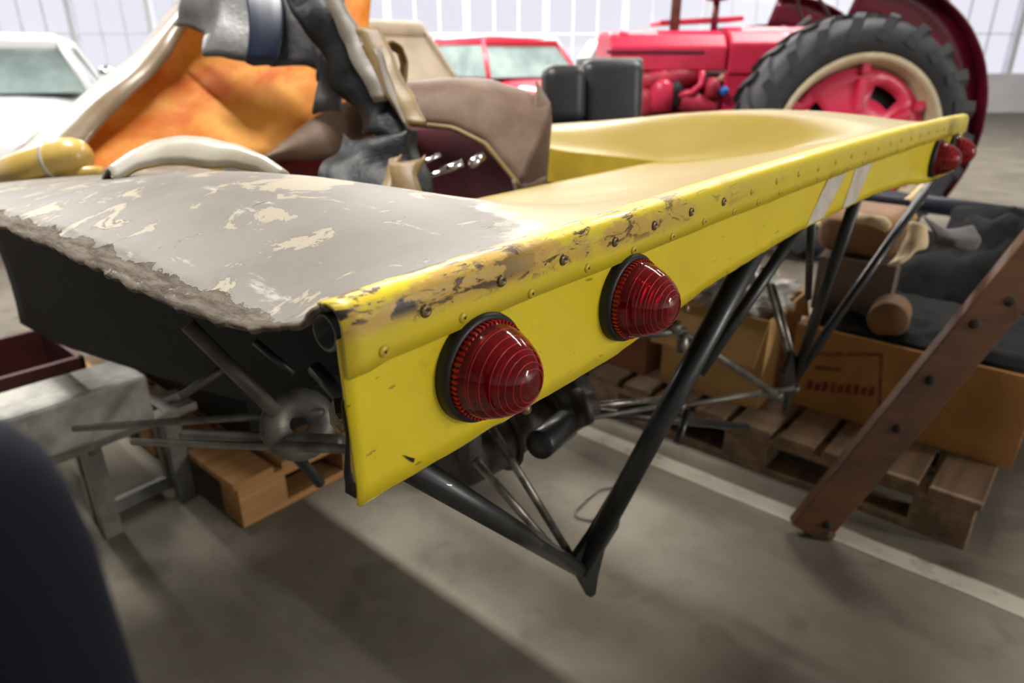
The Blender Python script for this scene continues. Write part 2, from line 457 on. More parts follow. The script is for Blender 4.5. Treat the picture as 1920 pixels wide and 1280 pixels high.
# lip strip folded over the tail edge
def lip_mesh():
    V, F = [], []; K = 120; prof = None
    for i in range(K+1):
        u = U0+(U1-U0)*i/K; zt = ztop(u); lb = zt-.041+.0015*noise.noise(Vector((u*9, 0, 0)))
        if u < -.1: lb -= .003
        w = .0006*noise.noise(Vector((u*40, 3, 0)))
        for n, z in ((-.0035, lb), (-.0038+w, lb+.012), (-.0036+w, zt-.019), (-.0032, zt-.010), (-.0012, zt-.004), (.003, zt-.0008), (.009, zt+.0004), (.018, zt-.0002+(deckz(u, .018)+.0008-zt)*.9)):
            V.append((u, n, z))
    m = 8
    for i in range(K):
        for j in range(m-1): F.append((i*m+j, (i+1)*m+j, (i+1)*m+j+1, i*m+j+1))
    return V, F
lip = mk_raw('lip_strip', lip_mesh(), 'lip', car, True, .0022, 1); lip['label'] = 'riveted yellow lip strip with chipped brown paint'
# tail panel
def bottom_edge(u): return bottom(u)+.0016*noise.noise(Vector((u*50, 1, 0)))+.0010*noise.noise(Vector((u*160, 1, 0)))
def panel_mesh():
    V, F = [], []; K = 160; m = 8
    for i in range(K+1):
        u = U0+(U1-U0)*i/K; zb = bottom_edge(u); zt = ztop(u)-.02
        for j in range(m+1):
            z = zb+(zt-zb)*j/m; uu = u
            if i == 0: uu = u+.0015*noise.noise(Vector((z*60, 2, 0)))+.003*(1-j/m)
            V.append((uu, .0006*noise.noise(Vector((u*14, z*14, 0))), z))
    for i in range(K):
        for j in range(m): a = i*(m+1)+j; F.append((a, a+m+1, a+m+2, a+1))
    return V, F
panel = mk_raw('tail_panel', panel_mesh(), 'panel', car, True, .003, -1)
# torn aluminium flange curling behind the near end of the panel
mk('panel_end_flange', loft([(U0+.001, .002, 1.0), (U0-.001, .003, .96), (U0+.002, .003, .912)], [(U0+.002, .006, .998), (U0-.001, .005, .95), (U0-.002, .008, .915)], 3, 10, rough=.002, rs=60), 'hole', panel, True, .0015)
mk('worn_edge', tube([(U0+.003+(U1-U0-.003)*i/160, .0012, bottom_edge(U0+(U1-U0)*i/160)) for i in range(161)], [.0011+.0006*noise.noise(Vector((i*.7, 0, 3))) for i in range(161)], 6), 'rivet_s', panel)
for (px_, py_) in ((985, 766), (1285, 578)):
    q_ = L(onn(px_, py_, 0)); mk('edge_bolt', lathe([(0, .004), (.003, .004), (.0046, .002), (.005, -.001)], (q_.x, -.0005, q_.z), (0, -1, 0), 12), 'rivet_s', panel, True)
cp_ = [L(onn(a_, b_, 0)) for a_, b_ in ((755, 852), (766, 856), (775, 858), (773, 866), (765, 861))]
mk('crack', prism([(p_.x, -.0016, p_.z) for p_ in cp_], (0, .001, 0)), 'hole', panel)
# white slash stripes
for q in (((.752, 1.012), (.843, 1.012), (.764, .9535), (.692, .9535)), ((.889, 1.013), (.985, 1.013), (.926, .9535), (.856, .9535))):
    pts = []
    for a, b in zip(q, q[1:]+q[:1]):
        for k in range(6):
            f = k/6; u = a[0]+(b[0]-a[0])*f; z = a[1]+(b[1]-a[1])*f
            pts.append(Vector((u+.003*noise.noise(Vector((u*70, z*70, 0))), -.0012, z)))
    mk('white_stripe', prism(pts, (0, .0009, 0)), 'white_stripe', panel)
# rivets (lower row) and screws (upper row)
riv = merge(lathe([(0, .0019), (.0017, .0019), (.0034, .0014), (.0042, .0005), (.0044, -.0004)], (0, 0, 0), (0, -1, 0), 14))
scr = lathe([(0, .0012), (.0014, .0012), (.0016, .0022), (.0036, .0019), (.0048, .0008), (.0050, -.0004)], (0, 0, 0), (0, -1, 0), 14)
hole_vf = lathe([(0, .0021), (.0011, .0021)], (0, 0, 0), (0, -1, 0), 8)
rm = sm_ = hm = None
lows = [-.089, -.019, .055, .129, .202, .274, .342, .416, .483, .55, .618]+[.618+.071*k for k in range(1, 16)]
tops = [-.053, .021, .095, .170, .237, .31, .385, .46, .535]+[.535+.075*k for k in range(1, 16)]
hole_me = None
for i, u in enumerate(lows):
    z = ztop(u)-.0345+.0015*math.sin(i*2.3)
    if rm is None: o = mk('rivet', riv, 'rivet_y', lip, True); rm = o.data
    else: o = link('rivet', rm, lip)
    o.location = (u, -.0058, z)
    if hole_me is None: h = mk('rivet_hole', hole_vf, 'hole', car); hole_me = h.data; h.parent = lip
    else: h = link('rivet_hole', hole_me, lip)
    h.location = o.location
for i, u in enumerate(tops):
    z = ztop(u)-.0185+.0012*math.sin(i*1.7)
    if u > .42: o = link('rivet', rm, lip)
    elif sm_ is None: o = mk('screw', scr, 'rivet_s', lip, True); sm_ = o.data
    else: o = link('screw', sm_, lip)
    o.location = (u, -.0056, z)
# tail lights
def tail_light(u, z):
    t = bpy.data.objects.new('tail_light', None); COL.objects.link(t); t.parent = car; t.location = (u, 0, z); t.empty_display_size = .02
    t['label'] = 'round red tail light in a black rubber surround'
    ax = (0, -1, 0)
    mk('rubber_surround', lathe([(.043, 0), (.0428, .003), (.0418, .0085), (.0395, .0105), (.0365, .0100), (.034, .008), (0, .007)], (0, 0, 0), ax, 48), 'rubber', t, True)
    mk('reflector', lathe([(0, .0095), (.012, .010), (.030, .0125), (.0335, .0118)], (0, 0, 0), ax, 40), 'reflector', t, True)
    mk('bulb', lathe([(.004, .009), (.006, .014), (.0075, .019), (.0065, .024), (.003, .027), (0, .0275)], (0, 0, 0), ax, 20), 'bulb', t, True)
    out = [(.0372, .0095), (.0374, .0125), (.0368, .0150), (.0360, .0160), (.0354, .0185), (.0340, .0235), (.0316, .0295), (.0286, .0355), (.0250, .0410), (.0208, .0460), (.0158, .0503), (.0104, .0533), (.0050, .0549), (0, .0553)]
    # stepped prism rings on the inside
    steps = [(.0340, .0110), (.0330, .0190), (.0308, .0194), (.0296, .0255), (.0274, .0259), (.0262, .0315), (.0238, .0319), (.0226, .0370), (.0200, .0374), (.0188, .0415), (.0160, .0419), (.0146, .0455), (.0116, .0459), (.0100, .0485), (.0068, .0489), (.0050, .0505)]
    inn = [(0, .0508)]+list(reversed(steps))
    mk('red_lens', lathe(out+inn, (0, 0, 0), ax, 56, closed=True), 'lens', t, True).data.set_sharp_from_angle(angle=.6)
    for (r, h) in ((.0340, .0235), (.0309, .0310), (.0274, .0374), (.0239, .0424), (.0208, .0460), (.0166, .0497), (.0124, .0523)):
        mk('lens_ring', lathe([(r-.0004, h-.0003), (r, h+.0001), (r+.00022, h), (r, h-.0005)], (0, 0, 0), ax, 56, True), 'ring', t, True)
    V, F = [], []
    for k in range(56):
        a = 2*math.pi*k/56; c, s = math.cos(a), math.sin(a)
        R = Matrix(((c, 0, -s), (0, 1, 0), (s, 0, c)))
        v, f = box((.0368, -.0128, 0), (.0024, .0056, .0021)); v = [R @ p for p in v]; q = len(V); V += v; F += [tuple(i+q for i in ff) for ff in f]
    mk('lens_teeth', (V, F), 'teeth', t)['kind'] = 'stuff'
    return t
l0 = tail_light(0, .969)
for u, z in ((.2015, .971), (1.499, .968), (1.683, .966)):
    c = copy_tree(l0, car); c.location = (u, 0, z)
# round tube behind the lip, open at the near end
tb = [(.0125, 0), (.0125, 1.88), (.0105, 1.88), (.0105, 0)]
mk('lip_tube', lathe(tb, (U0+.002, .017, 1.0255), (1, 0, 0), 28, closed=True), 'black_steel', car, True)
# sheet return under the deck at the opening
def flange(a, b, z0, z1): return loft([(a[0], a[1], z0), (b[0], b[1], z0)], [(a[0], a[1], z1), (b[0], b[1], z1)], 2, 20)
M['flange'] = mat('yellow_return_paint', (206, 178, 60), (190, 160, 50), 8, .4)
mk('opening_return', merge(flange((1.24, .56), (1.24, 1.45), .939, .85), flange((.44, .56), (1.24, .56), .938, .915), flange((.44, .56), (.44, 1.45), .939, .86)), 'flange', car, False, .003)
# subframes: two V hoops and their gussets, mirrored
for mir in (False, True):
    f = (lambda p: (2*UC-p[0], p[1], p[2])) if mir else (lambda p: p)
    A, X, B = f((-.05, .028, .895)), f(tuple(L(onn(1088, 1068, .156)))), f(tuple(L(onn(1412, 490, .032))+Vector((.03, -.003, .05))))
    mk('hoop_tube', tube([A, X], .0118, 14), 'black_steel', car, True)
    mk('hoop_tube', tube([X, B], .0165 if not mir else .012, 14), 'black_steel', car, True)
    mk('hoop_tube', tube([f(tuple(L(onn(1310, 700, .095)))), f(tuple(L(onn(1496, 446, .045))+Vector((.02, 0, .03))))], .010 if not mir else .007, 12), 'black_steel', car, True)
    gp = [L(onn(x, y, .150)) for x, y in ((1072, 1056), (1088, 1084), (1108, 1120), (1117, 1114), (1122, 1080), (1134, 1030), (1160, 988), (1166, 960), (1150, 932), (1110, 1000))]
    mk('gusset', prism([f(tuple(p)) for p in gp], (0, .010, 0)), 'black_steel', car)
    e = .0065
    mk('brace_rod', tube([f(tuple(L(dep(908, 780, 1.02)))), f(tuple(L(onn(1070, 1042, .17))))], e, 10), 'bare_steel', car, True)
    mk('brace_rod', tube([f(tuple(L(dep(890, 862, 1.0)))), f(tuple(L(onn(1056, 1050, .17))))], e, 10), 'bare_steel', car, True)
# final drive and gearbox between the hoops
gb = bpy.data.objects.new('gearbox', None); COL.objects.link(gb); gb.parent = car; gb.empty_display_size = .05
ga = L(dep(835, 870, 1.05)); gc = L(dep(1085, 735, 1.25)); ax = (gc-ga)
mk('casing', lathe([(0, 0), (.035, 0), (.05, .02), (.052, ax.length*.35), (.042, ax.length*.5), (.045, ax.length*.8), (.06, ax.length*.82), (.06, ax.length*.95), (0, ax.length*.95)], ga, ax, 20), 'cast', gb, True)
for k in range(2):
    p = ga+ax*(.35+.3*k); mk('rib', lathe([(.058, -.004), (.062, 0), (.058, .004), (.03, .004), (.03, -.004)], p, ax, 20, True), 'cast', gb)
p = L(dep(1010, 835, 1.0)); q = L(dep(1060, 795, 1.08)); mk('starter_drum', lathe([(0, 0), (.021, 0), (.023, .004), (.023, (q-p).length), (.017, (q-p).length+.01), (0, (q-p).length+.01)], p, q-p, 20), 'black_steel', gb, True)
p = L(dep(1085, 765, 1.12)); mk('drive_flange', lathe([(0, 0), (.032, 0), (.032, .012), (.02, .014), (.02, .03), (0, .03)], p, Vector((.9, -.5, .2)), 18), 'cast', gb, True)
p = L(dep(915, 845, .98)); q = L(dep(940, 905, .98)); mk('mount_block', box((p+q)/2+Vector((0, .05, .02)), (.03, .03, .06)), 'cast', gb, bevel=.008)
# suspension links and cross rods
def rod(a, b, r, m='bare_steel', nm='link_rod', eye=True):
    a, b = L(a), L(b); o = mk(nm, tube([a, b], r, 10), m, car, True)
    if eye:
        for p in (a, b): mk('rod_eye', lathe([(r*1.0, -r), (r*2, -r), (r*2, r), (r*1.0, r)], p, Vector((0, 0, 1)), 14, True), m, o, True)
rod(dep(1092, 762, 1.15), dep(1270, 745, 1.35), .006)
rod(dep(1095, 785, 1.15), dep(1262, 757, 1.33), .005, 'dull_steel')
rod(dep(1275, 760, 1.38), dep(1490, 727, 1.66), .006, 'dull_steel')
rod(dep(1262, 612, 1.25), dep(1455, 740, 1.6), .008, 'dull_steel')
rod(dep(1205, 628, 1.22), dep(1285, 620, 1.26), .0075, 'dull_steel', eye=False)
rod(dep(1280, 622, 1.26), dep(1280, 662, 1.26), .011, 'bare_steel', 'link_boss', False)
rod(dep(1290, 770, 1.33), dep(1270, 830, 1.3), .008, 'black_steel', eye=False)
rod(dep(1400, 800, 1.6), dep(1080, 770, 1.3), .009, 'black_steel', eye=False)
rod(dep(140, 803, 1.0), dep(605, 772, .86), .0055, 'dull_steel', eye=False)
rod(dep(250, 828, 1.02), dep(655, 842, .78), .0055, 'dull_steel', eye=False)
rod(dep(345, 815, 1.0), dep(640, 828, .80), .009, 'dull_steel', eye=False)
rod(dep(352, 608, .80), dep(520, 775, .85), .0095, 'dull_steel', 'frame_tube', False)
rod(dep(478, 640, .85), dep(550, 700, .85), .005, 'black_steel', 'frame_tube', False)
rod(dep(340, 742, .95), dep(420, 690, .95), .006, 'dull_steel', 'frame_tube', False)
rod(dep(590, 690, .78), dep(650, 755, .75), .009, 'black_steel', 'frame_tube', False)
rod(dep(530, 825, .9), dep(600, 905, 1.0), .008, 'black_steel', 'frame_tube', False)
# cast upright plate with its bearing hole
c = L(dep(560, 795, .86)); mk('wheel_upright', lathe([(.011, -.005), (.03, -.007), (.046, -.005), (.047, .005), (.03, .007), (.011, .005)], c, L(dep(560, 795, 1))-L(dep(560, 795, 0)), 20, True), 'dull_steel', car, True)
c = L(dep(642, 785, .62)); mk('wheel_nut', lathe([(0, .014), (.007, .014), (.011, .008), (.011, -.03), (0, -.03)], c, (-.5, -.8, .1), 6), 'rivet_s', car)
# black inner wheel arches
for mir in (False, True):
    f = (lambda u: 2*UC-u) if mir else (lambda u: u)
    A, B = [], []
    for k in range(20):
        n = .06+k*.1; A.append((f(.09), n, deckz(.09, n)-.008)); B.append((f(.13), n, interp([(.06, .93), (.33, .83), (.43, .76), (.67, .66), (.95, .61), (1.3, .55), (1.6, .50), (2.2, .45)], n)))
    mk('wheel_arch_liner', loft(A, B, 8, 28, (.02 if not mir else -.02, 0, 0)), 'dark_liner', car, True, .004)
# chassis tub ahead of the engine bay
V = [(.36, 1.22, .80), (1.32, 1.22, .80), (1.36, 2.7, .78), (.32, 2.7, .78), (.46, 1.22, .42), (1.22, 1.22, .42), (1.26, 2.7, .42), (.42, 2.7, .42)]
mk('chassis_tub', (V, [(0, 1, 2, 3), (7, 6, 5, 4), (0, 4, 5, 1), (1, 5, 6, 2), (2, 6, 7, 3), (3, 7, 4, 0)]), 'dark_liner', car, bevel=.02)
for u in (.40, 1.28):
    mk('chassis_rail', tube([(u, .05, .96), (u, .7, .85), (u, 1.3, .62)], .014, 12), 'black_steel', car, True)

# ================================================================== loose bodywork standing in the engine bay
def orange_mat():
    t = NT('orange_fibreglass'); 
    c = t.mix(t.step(t.noise(3.2, 6, .6, None, .5), .32, .62), (216, 122, 34), (238, 182, 92))
    c = t.mix(t.math('MULTIPLY', t.step(t.noise(5, 6, .6, None, .3, (3, 1, 0)), .52, .68), .7), c, (212, 96, 40))
    t.color(c); t.set(Roughness=.55, Specular_IOR_Level=.15); t.bump(t.noise(9, 4, .5), .3, .01); M['orange'] = t.m
    tr_ = t.n.new('ShaderNodeBsdfTranslucent'); t.link(c, tr_.inputs[0]); mx = t.n.new('ShaderNodeMixShader'); mx.inputs[0].default_value = .55
    t.link(t.b.outputs[0], mx.inputs[1]); t.link(tr_.outputs[0], mx.inputs[2]); t.link(mx.outputs[0], t.n['Material Output'].inputs[0])
orange_mat()
M['beige_fg'] = mat('beige_fibreglass', (140, 127, 110), (118, 98, 72), 5, .3, coat=.3)
M['cream_fg'] = mat('cream_gelcoat', (190, 185, 172), (174, 166, 148), 5, .25, coat=.4)
M['brown_fg'] = mat('brown_fibreglass', (118, 98, 85), (98, 78, 63), 7, .6, 0, .3, 30, spec=.2)
M['maroon'] = mat('maroon_lining', (96, 10, 36), (58, 8, 24), 4, .7)
M['maroon_paint'] = mat('dark_maroon', (46, 14, 24), (30, 10, 16), 5, .6)
M['grey_tape'] = mat('grey_tape', (100, 99, 98), (76, 75, 77), 6, .4, 0, .5, 10, bdist=.01)
M['dark_tape'] = mat('charcoal_tape', (70, 68, 70), (46, 46, 52), 6, .45, 0, .5, 14, bdist=.01)
M['blue_tape'] = mat('dark_blue_tape', (30, 42, 66), (20, 30, 52), 8, .35)
M['black_plastic'] = mat('black_plastic', (16, 19, 22), (26, 30, 33), 7, .5, 0, .5, 14, bdist=.012, spec=.25)
M['tan_fg'] = mat('tan_fibreglass', (138, 114, 70), (116, 94, 58), 9, .5, 0, .3, 40)
M['grey_fg'] = mat('grey_fibreglass', (128, 121, 110), (104, 97, 86), 9, .5, 0, .3, 40)
M['chrome'] = mat('chrome', (226, 226, 230), None, rough=.12, metal=1)
M['yellow_cream'] = mat('yellow_cream_fibreglass', (206, 178, 98), (184, 152, 76), 5, .35, coat=.2)

def R(t, pts):
    """pixel + distance rows -> local points of t"""
    I = inv(t); return [I @ dep(*p) for p in pts]
base = W(.55, 1.75, .80)
sh = thing('body_shell', 'translucent orange fibreglass body shell with beige rolled edge and grey tape', 'car body', base, ANG)
top = [(120, 275, 1.72), (172, 245, 1.74), (240, 172, 1.78), (312, 100, 1.84), (345, 55, 1.90), (400, 0, 1.96), (450, -60, 2.0), (560, -80, 2.02), (706, -80, 2.02)]
bot = [(90, 380, 1.62), (160, 370, 1.62), (230, 375, 1.64), (300, 375, 1.66), (360, 350, 1.68), (420, 310, 1.70), (480, 294, 1.74), (600, 290, 1.78), (706, 250, 1.82)]
mk('shell', loft(R(sh, top), R(sh, bot), 18, 36, Vector((.01, .05, 0)), .010, 6, 1), 'orange', sh, True, .006, 0)
crease = [(34, 420, 1.59), (109, 345, 1.63), (144, 300, 1.69), (184, 248, 1.715), (252, 175, 1.755), (322, 102, 1.80), (345, 55, 1.835), (400, 0, 1.855), (450, -60, 1.875)]
outer = [(-60, 330, 1.80), (20, 290, 1.82), (90, 238, 1.86), (130, 200, 1.90), (195, 148, 1.94), (262, 92, 1.97), (296, 52, 1.98), (318, 22, 1.98), (350, -10, 1.98)]
mk('rolled_edge', loft(R(sh, crease), R(sh, outer), 12, 30, Vector((-.02, -.075, .02)), .008, 8, 2), 'beige_fg', sh, True, .006, 0)
def bring(rows, d): return [(a, b, c-d) for a, b, c in rows]
mk('grey_tape', loft(R(sh, [(340, -30, 1.76), (420, -45, 1.74), (470, -50, 1.74)]), R(sh, [(322, 45, 1.79), (352, 52, 1.75), (383, 62, 1.73), (384, 108, 1.70), (420, 106, 1.70), (462, 116, 1.70)]), 10, 30, (0, -.015, 0), .012, 12, 3), 'grey_tape', sh, True, .003, 0)
mk('charcoal_tape', loft(R(sh, [(505, -50, 1.72), (560, -50, 1.72), (640, -50, 1.72)]), R(sh, [(508, 122, 1.69), (540, 122, 1.69), (570, 124, 1.68), (590, 132, 1.67), (588, 152, 1.66), (608, 160, 1.66), (600, 176, 1.65), (580, 215, 1.64), (640, 210, 1.64)]), 10, 30, (0, -.02, 0), .012, 10, 4), 'dark_tape', sh, True, .003, 0)
mk('blue_tape', loft(R(sh, [(448, -50, 1.70), (520, -50, 1.70)]), R(sh, [(461, 118, 1.665), (475, 124, 1.66), (500, 122, 1.66), (517, 126, 1.665)]), 8, 16, (0, -.03, 0)), 'blue_tape', sh, True, .003, 0)
# hanging torn wheel arch wrapped in black plastic
ta = thing('torn_wheel_arch', 'torn tan and grey fibreglass strips tangled in black plastic sheet', 'car body', W(.72, 1.30, .80), ANG)
mk('plastic_wrap', loft(R(ta, [(530, -40, 1.62), (552, 20, 1.60), (592, 90, 1.58), (632, 150, 1.56), (668, 205, 1.52), (676, 252, 1.50)]), R(ta, [(640, -40, 1.60), (650, 20, 1.58), (672, 80, 1.56), (720, 150, 1.53), (786, 195, 1.50), (764, 262, 1.48)]), 10, 26, (0, -.06, 0), .03, 9, 5), 'black_plastic', ta, True, .004, 0)
mk('plastic_bag', loft(R(ta, [(640, 250, 1.48), (610, 310, 1.44), (590, 370, 1.40), (580, 430, 1.40)]), R(ta, [(760, 250, 1.48), (780, 300, 1.46), (800, 360, 1.44), (800, 430, 1.42)]), 14, 24, (0, -.08, 0), .035, 10, 6), 'black_plastic', ta, True, .004, 0)
mk('grey_strip', loft(R(ta, [(592, -40, 1.52), (608, 0, 1.52), (640, 70, 1.50), (668, 130, 1.48), (702, 190, 1.46)]), R(ta, [(622, -30, 1.52), (642, 12, 1.52), (668, 50, 1.50), (690, 110, 1.48), (716, 186, 1.46)]), 4, 20, (.01, -.02, 0), .006, 20, 7), 'grey_fg', ta, True, .005, 0)
mk('tan_strip', loft(R(ta, [(666, 52, 1.50), (690, 110, 1.48), (720, 172, 1.45), (756, 234, 1.42)]), R(ta, [(690, 58, 1.50), (722, 105, 1.48), (748, 168, 1.45), (776, 230, 1.42)]), 5, 20, (.02, -.03, 0), .006, 20, 8), 'tan_fg', ta, True, .006, 0)
c = R(ta, [(737, 116, 1.50)])[0]
mk('tan_ring', loft(R(ta, [(706, 100, 1.48), (716, 84, 1.48), (734, 76, 1.49), (753, 86, 1.50), (764, 115, 1.51), (762, 150, 1.51), (748, 180, 1.50)]), R(ta, [(712, 112, 1.53), (720, 98, 1.53), (733, 92, 1.54), (746, 99, 1.55), (752, 120, 1.55), (750, 148, 1.55), (742, 172, 1.54)]), 3, 24), 'tan_fg', ta, True, .005, 0)
mk('tan_strip', loft(R(ta, [(712, 92, 1.47), (738, 165, 1.45), (768, 236, 1.43)]), R(ta, [(702, 90, 1.45), (726, 168, 1.43), (762, 240, 1.41)]), 3, 12, (0, 0, 0), .004, 20, 9), 'grey_fg', ta, True, .005, 0)
mk('tan_flap', loft(R(ta, [(730, 300, 1.40), (716, 350, 1.38), (700, 400, 1.36), (700, 430, 1.36)]), R(ta, [(752, 292, 1.40), (740, 345, 1.38), (722, 395, 1.36), (718, 430, 1.36)]), 3, 14, (0, -.01, 0), .006, 18, 10), 'tan_fg', ta, True, .005, 0)
mk('tan_flap', loft(R(ta, [(736, 305, 1.39), (738, 350, 1.37), (736, 400, 1.35), (736, 430, 1.35)]), R(ta, [(794, 290, 1.39), (784, 330, 1.37), (788, 395, 1.35), (788, 430, 1.35)]), 4, 14, (0, -.02, 0), .01, 14, 11), 'tan_fg', ta, True, .005, 0)
# brown fender arch with maroon lining
bf = thing('fender_arch', 'loose brown fibreglass fender arch with maroon lining and turned end', 'fender', W(1.02, 1.25, .80), ANG)
arch_t = [(660, 175, 1.86), (750, 158, 1.84), (830, 148, 1.84), (920, 150, 1.84), (980, 166, 1.82), (1030, 192, 1.80)]
arch_b = [(680, 250, 1.72), (772, 232, 1.72), (850, 240, 1.72), (910, 270, 1.70), (955, 325, 1.69), (975, 350, 1.68)]
mk('arch', loft(R(bf, arch_t), R(bf, arch_b), 12, 30, (0, -.03, .03), .006, 9, 12), 'brown_fg', bf, True, .006, 0)
mk('arch_rim', tube(resample(R(bf, bring(arch_b, .004)), 24), .007, 8), 'tan_fg', bf, True)
mk('end_face', loft(R(bf, [(1003, 150, 1.80), (1030, 192, 1.79), (1034, 230, 1.78), (1022, 356, 1.74)]), R(bf, [(1000, 180, 1.76), (1000, 230, 1.73), (985, 300, 1.70), (965, 345, 1.68)]), 6, 18, (0, -.01, 0), .004, 12, 13), 'brown_fg', bf, True, .008, 0)
mk('lower_flap', loft(R(bf, [(960, 336, 1.675), (990, 345, 1.69), (1022, 330, 1.71)]), R(bf, [(968, 372, 1.675), (990, 380, 1.68), (1020, 370, 1.70)]), 4, 10, (0, 0, 0), .004, 15, 14), 'brown_fg', bf, True, .006, 0)
mk('side_sheet', loft(R(bf, [(680, 175, 1.80), (600, 215, 1.76), (540, 260, 1.73), (488, 300, 1.70)]), R(bf, [(700, 300, 1.76), (640, 300, 1.74), (560, 300, 1.72), (490, 304, 1.70)]), 8, 20, (0, -.02, .01), .004, 9, 15), 'brown_fg', bf, True, .006, 0)
mk('lining', loft(R(bf, [(480, 296, 1.86), (600, 292, 1.88), (760, 230, 1.90), (860, 225, 1.92), (950, 260, 1.92), (1010, 300, 1.90)]), R(bf, [(480, 420, 1.70), (600, 440, 1.72), (760, 440, 1.74), (860, 440, 1.76), (950, 440, 1.76), (1010, 440, 1.76)]), 10, 24, (0, .05, 0), .006, 8, 16), 'maroon', bf, True, .005, 0)
for (a, b, r) in (((778, 312, 1.66), (826, 290, 1.66), .006), ((780, 340, 1.64), (866, 308, 1.66), .006), ((826, 322, 1.65), (868, 306, 1.65), .010)):
    P = R(bf, [a, b]); mk('lever_rod', tube(P, r, 10), 'chrome', bf, True)
P = R(bf, [(880, 312, 1.66), (905, 292, 1.68)]); mk('lever_knob', tube([P[0], P[0].lerp(P[1], .3), P[1]], [.006, .014, .011], 12), 'chrome', bf, True)
# cream hoop standing on the front of the near fender
I = CARI
hoop_o = [(190, 345, 1.10), (232, 312, 1.12), (280, 280, 1.13), (335, 266, 1.13), (390, 268, 1.12), (450, 290, 1.10), (510, 325, 1.07), (545, 350, 1.05)]
hoop_i = [(215, 340, 1.04), (258, 314, 1.05), (305, 305, 1.06), (350, 305, 1.06), (392, 312, 1.05), (435, 310, 1.05), (482, 320, 1.04), (522, 348, 1.03)]
hp = thing('duct_hoop', 'glossy cream fibreglass hoop behind the stripped grey fender', 'car body', W(.18, .80, .95), ANG)
mk('hoop', loft(R(hp, hoop_o), R(hp, hoop_i), 10, 30, (0, -.01, .022)), 'cream_fg', hp, True, .004, 0)
mk('inner_edge', loft(R(hp, bring(hoop_i, 0)), R(hp, [(a, b+4, c+.03) for a, b, c in hoop_i]), 3, 24, (0, 0, 0)), 'yellow_cream', hp, True, .003, 0)
# yellow pipe end at the far left
yp = thing('intake_trumpet', 'rounded yellow cream fibreglass tube end beside the orange shell', 'car part', W(.05, 1.45, .85), ANG)
P = R(yp, [(10, 345, 1.55), (70, 320, 1.50), (160, 285, 1.45)])
mk('tube_body', tube([P[0], P[1], P[1].lerp(P[2], .6), P[1].lerp(P[2], .8), P[1].lerp(P[2], .93), P[2]], [.05, .05, .046, .040, .030, .012], 24), 'yellow_cream', yp, True)
mk('tube_lip', lathe([(.045, -.004), (.049, -.004), (.049, .004), (.045, .004)], P[1].lerp(P[2], .5), P[2]-P[1], 24, True), 'cream_fg', yp, True)
P = R(yp, [(40, 335, 1.52), (120, 335, 1.48), (190, 322, 1.45)]); mk('tube_saddle', tube(P, [.02, .03, .012], 14), 'yellow_cream', yp, True)

# ================================================================== left foreground and floor
def pallet(name, label, u0, n0, lu, ln, m, swap=False, group=None):
    """boards run along u, stringer boards and blocks along n"""
    t = thing(name, label, 'pallet', W(u0, n0, 0), ANG, group)
    bw = .10
    def part(nm, c, s):
        if swap: c = (c[1], c[0], c[2]); s = (s[1], s[0], s[2])
        mk(nm, box(c, s), m, t, bevel=.003)
    for k in range(3):
        u = .05+(lu-.1)*k/2
        part('bottom_board', (u, ln/2, .011), (bw, ln, .022))
        for j in range(3): part('block', (u, .07+(ln-.14)*j/2, .061), (bw, .14, .078))
        part('stringer_board', (u, ln/2, .111), (bw, ln, .022))
    k = 0; n = .05
    while n < ln-.03:
        part('deck_board', (lu/2, n, .133), (lu, .10 if k % 2 else .12, .022)); n += .135; k += 1
    return t
pallet('pallet', 'orange brown wooden pallet on the floor under the stripped fender', .335, 1.22, 1.2, .8, 'wood', True)
M['black_box'] = mat('black_plastic_box', (16, 17, 18), (24, 25, 26), 8, .7, spec=.2)
bx_ = thing('storage_bin', 'black plastic storage bin standing on the orange brown pallet', 'bin', W(.76, 1.80, .145), ANG)
for c_, s_ in (((0, 0, .006), (.6, .9, .012)), ((-.295, 0, .13), (.012, .9, .25)), ((.295, 0, .13), (.012, .9, .25)), ((0, -.445, .13), (.6, .012, .25)), ((0, .445, .13), (.6, .012, .25))):
    mk('bin_wall', box(c_, s_), 'black_box', bx_, bevel=.003)
mk('bin_rim', merge(box((-.30, 0, .25), (.03, .93, .02)), box((.30, 0, .25), (.03, .93, .02)), box((0, -.45, .25), (.6, .03, .02)), box((0, .45, .25), (.6, .03, .02))), 'black_box', bx_, bevel=.003)
# steel stand carrying the chassis
st = thing('steel_stand', 'grey steel trestle stand with flat legs beside the wooden pallet', 'stand', W(.2, 1.47, 0), ANG)
I = inv(st)
def up(px, py, foot):   # height on the vertical through a floor point
    best = None
    for k in range(0, 900):
        z = k/1000; q = Vector((foot.x, foot.y, z))-CP; d = q.dot(FW); y = 640+FPX*q.dot(DN)/d
        if best is None or abs(y-py) < best[0]: best = (abs(y-py), z)
    return best[1]
f1 = onz(212, 1000); f2 = onz(350, 932); z1 = up(200, 832, f1); z2 = zt = z1
def bar(a, b, w, d, nm, m='grey_paint', t=st):
    a, b = I @ a, I @ b; v = b-a; x = v.normalized(); y = Vector((0, 1, 0)) if abs(x.y) < .9 else Vector((1, 0, 0)); z = x.cross(y).normalized(); y = z.cross(x)
    Rm = Matrix((x, y, z)).transposed(); return mk(nm, box((a+b)/2, (v.length, d, w), Rm), m, t, bevel=.002)
for f in (f1, f2): bar(f, Vector((f.x, f.y, zt)), .045, .03, 'leg')
e1 = f1+(f1-f2)*.6; e2 = f2+(f2-f1)*.35
b1, b2 = f1+N*.09, f2+N*.09
for f in (b1, b2): bar(f, Vector((f.x, f.y, zt)), .03, .02, 'leg')
bar(b1+Vector((0, 0, .02)), b2+Vector((0, 0, .02)), .04, .02, 'floor_bar')
bar(Vector((e1.x, e1.y, zt)), Vector((e2.x, e2.y, zt)), .022, .045, 'top_bar')
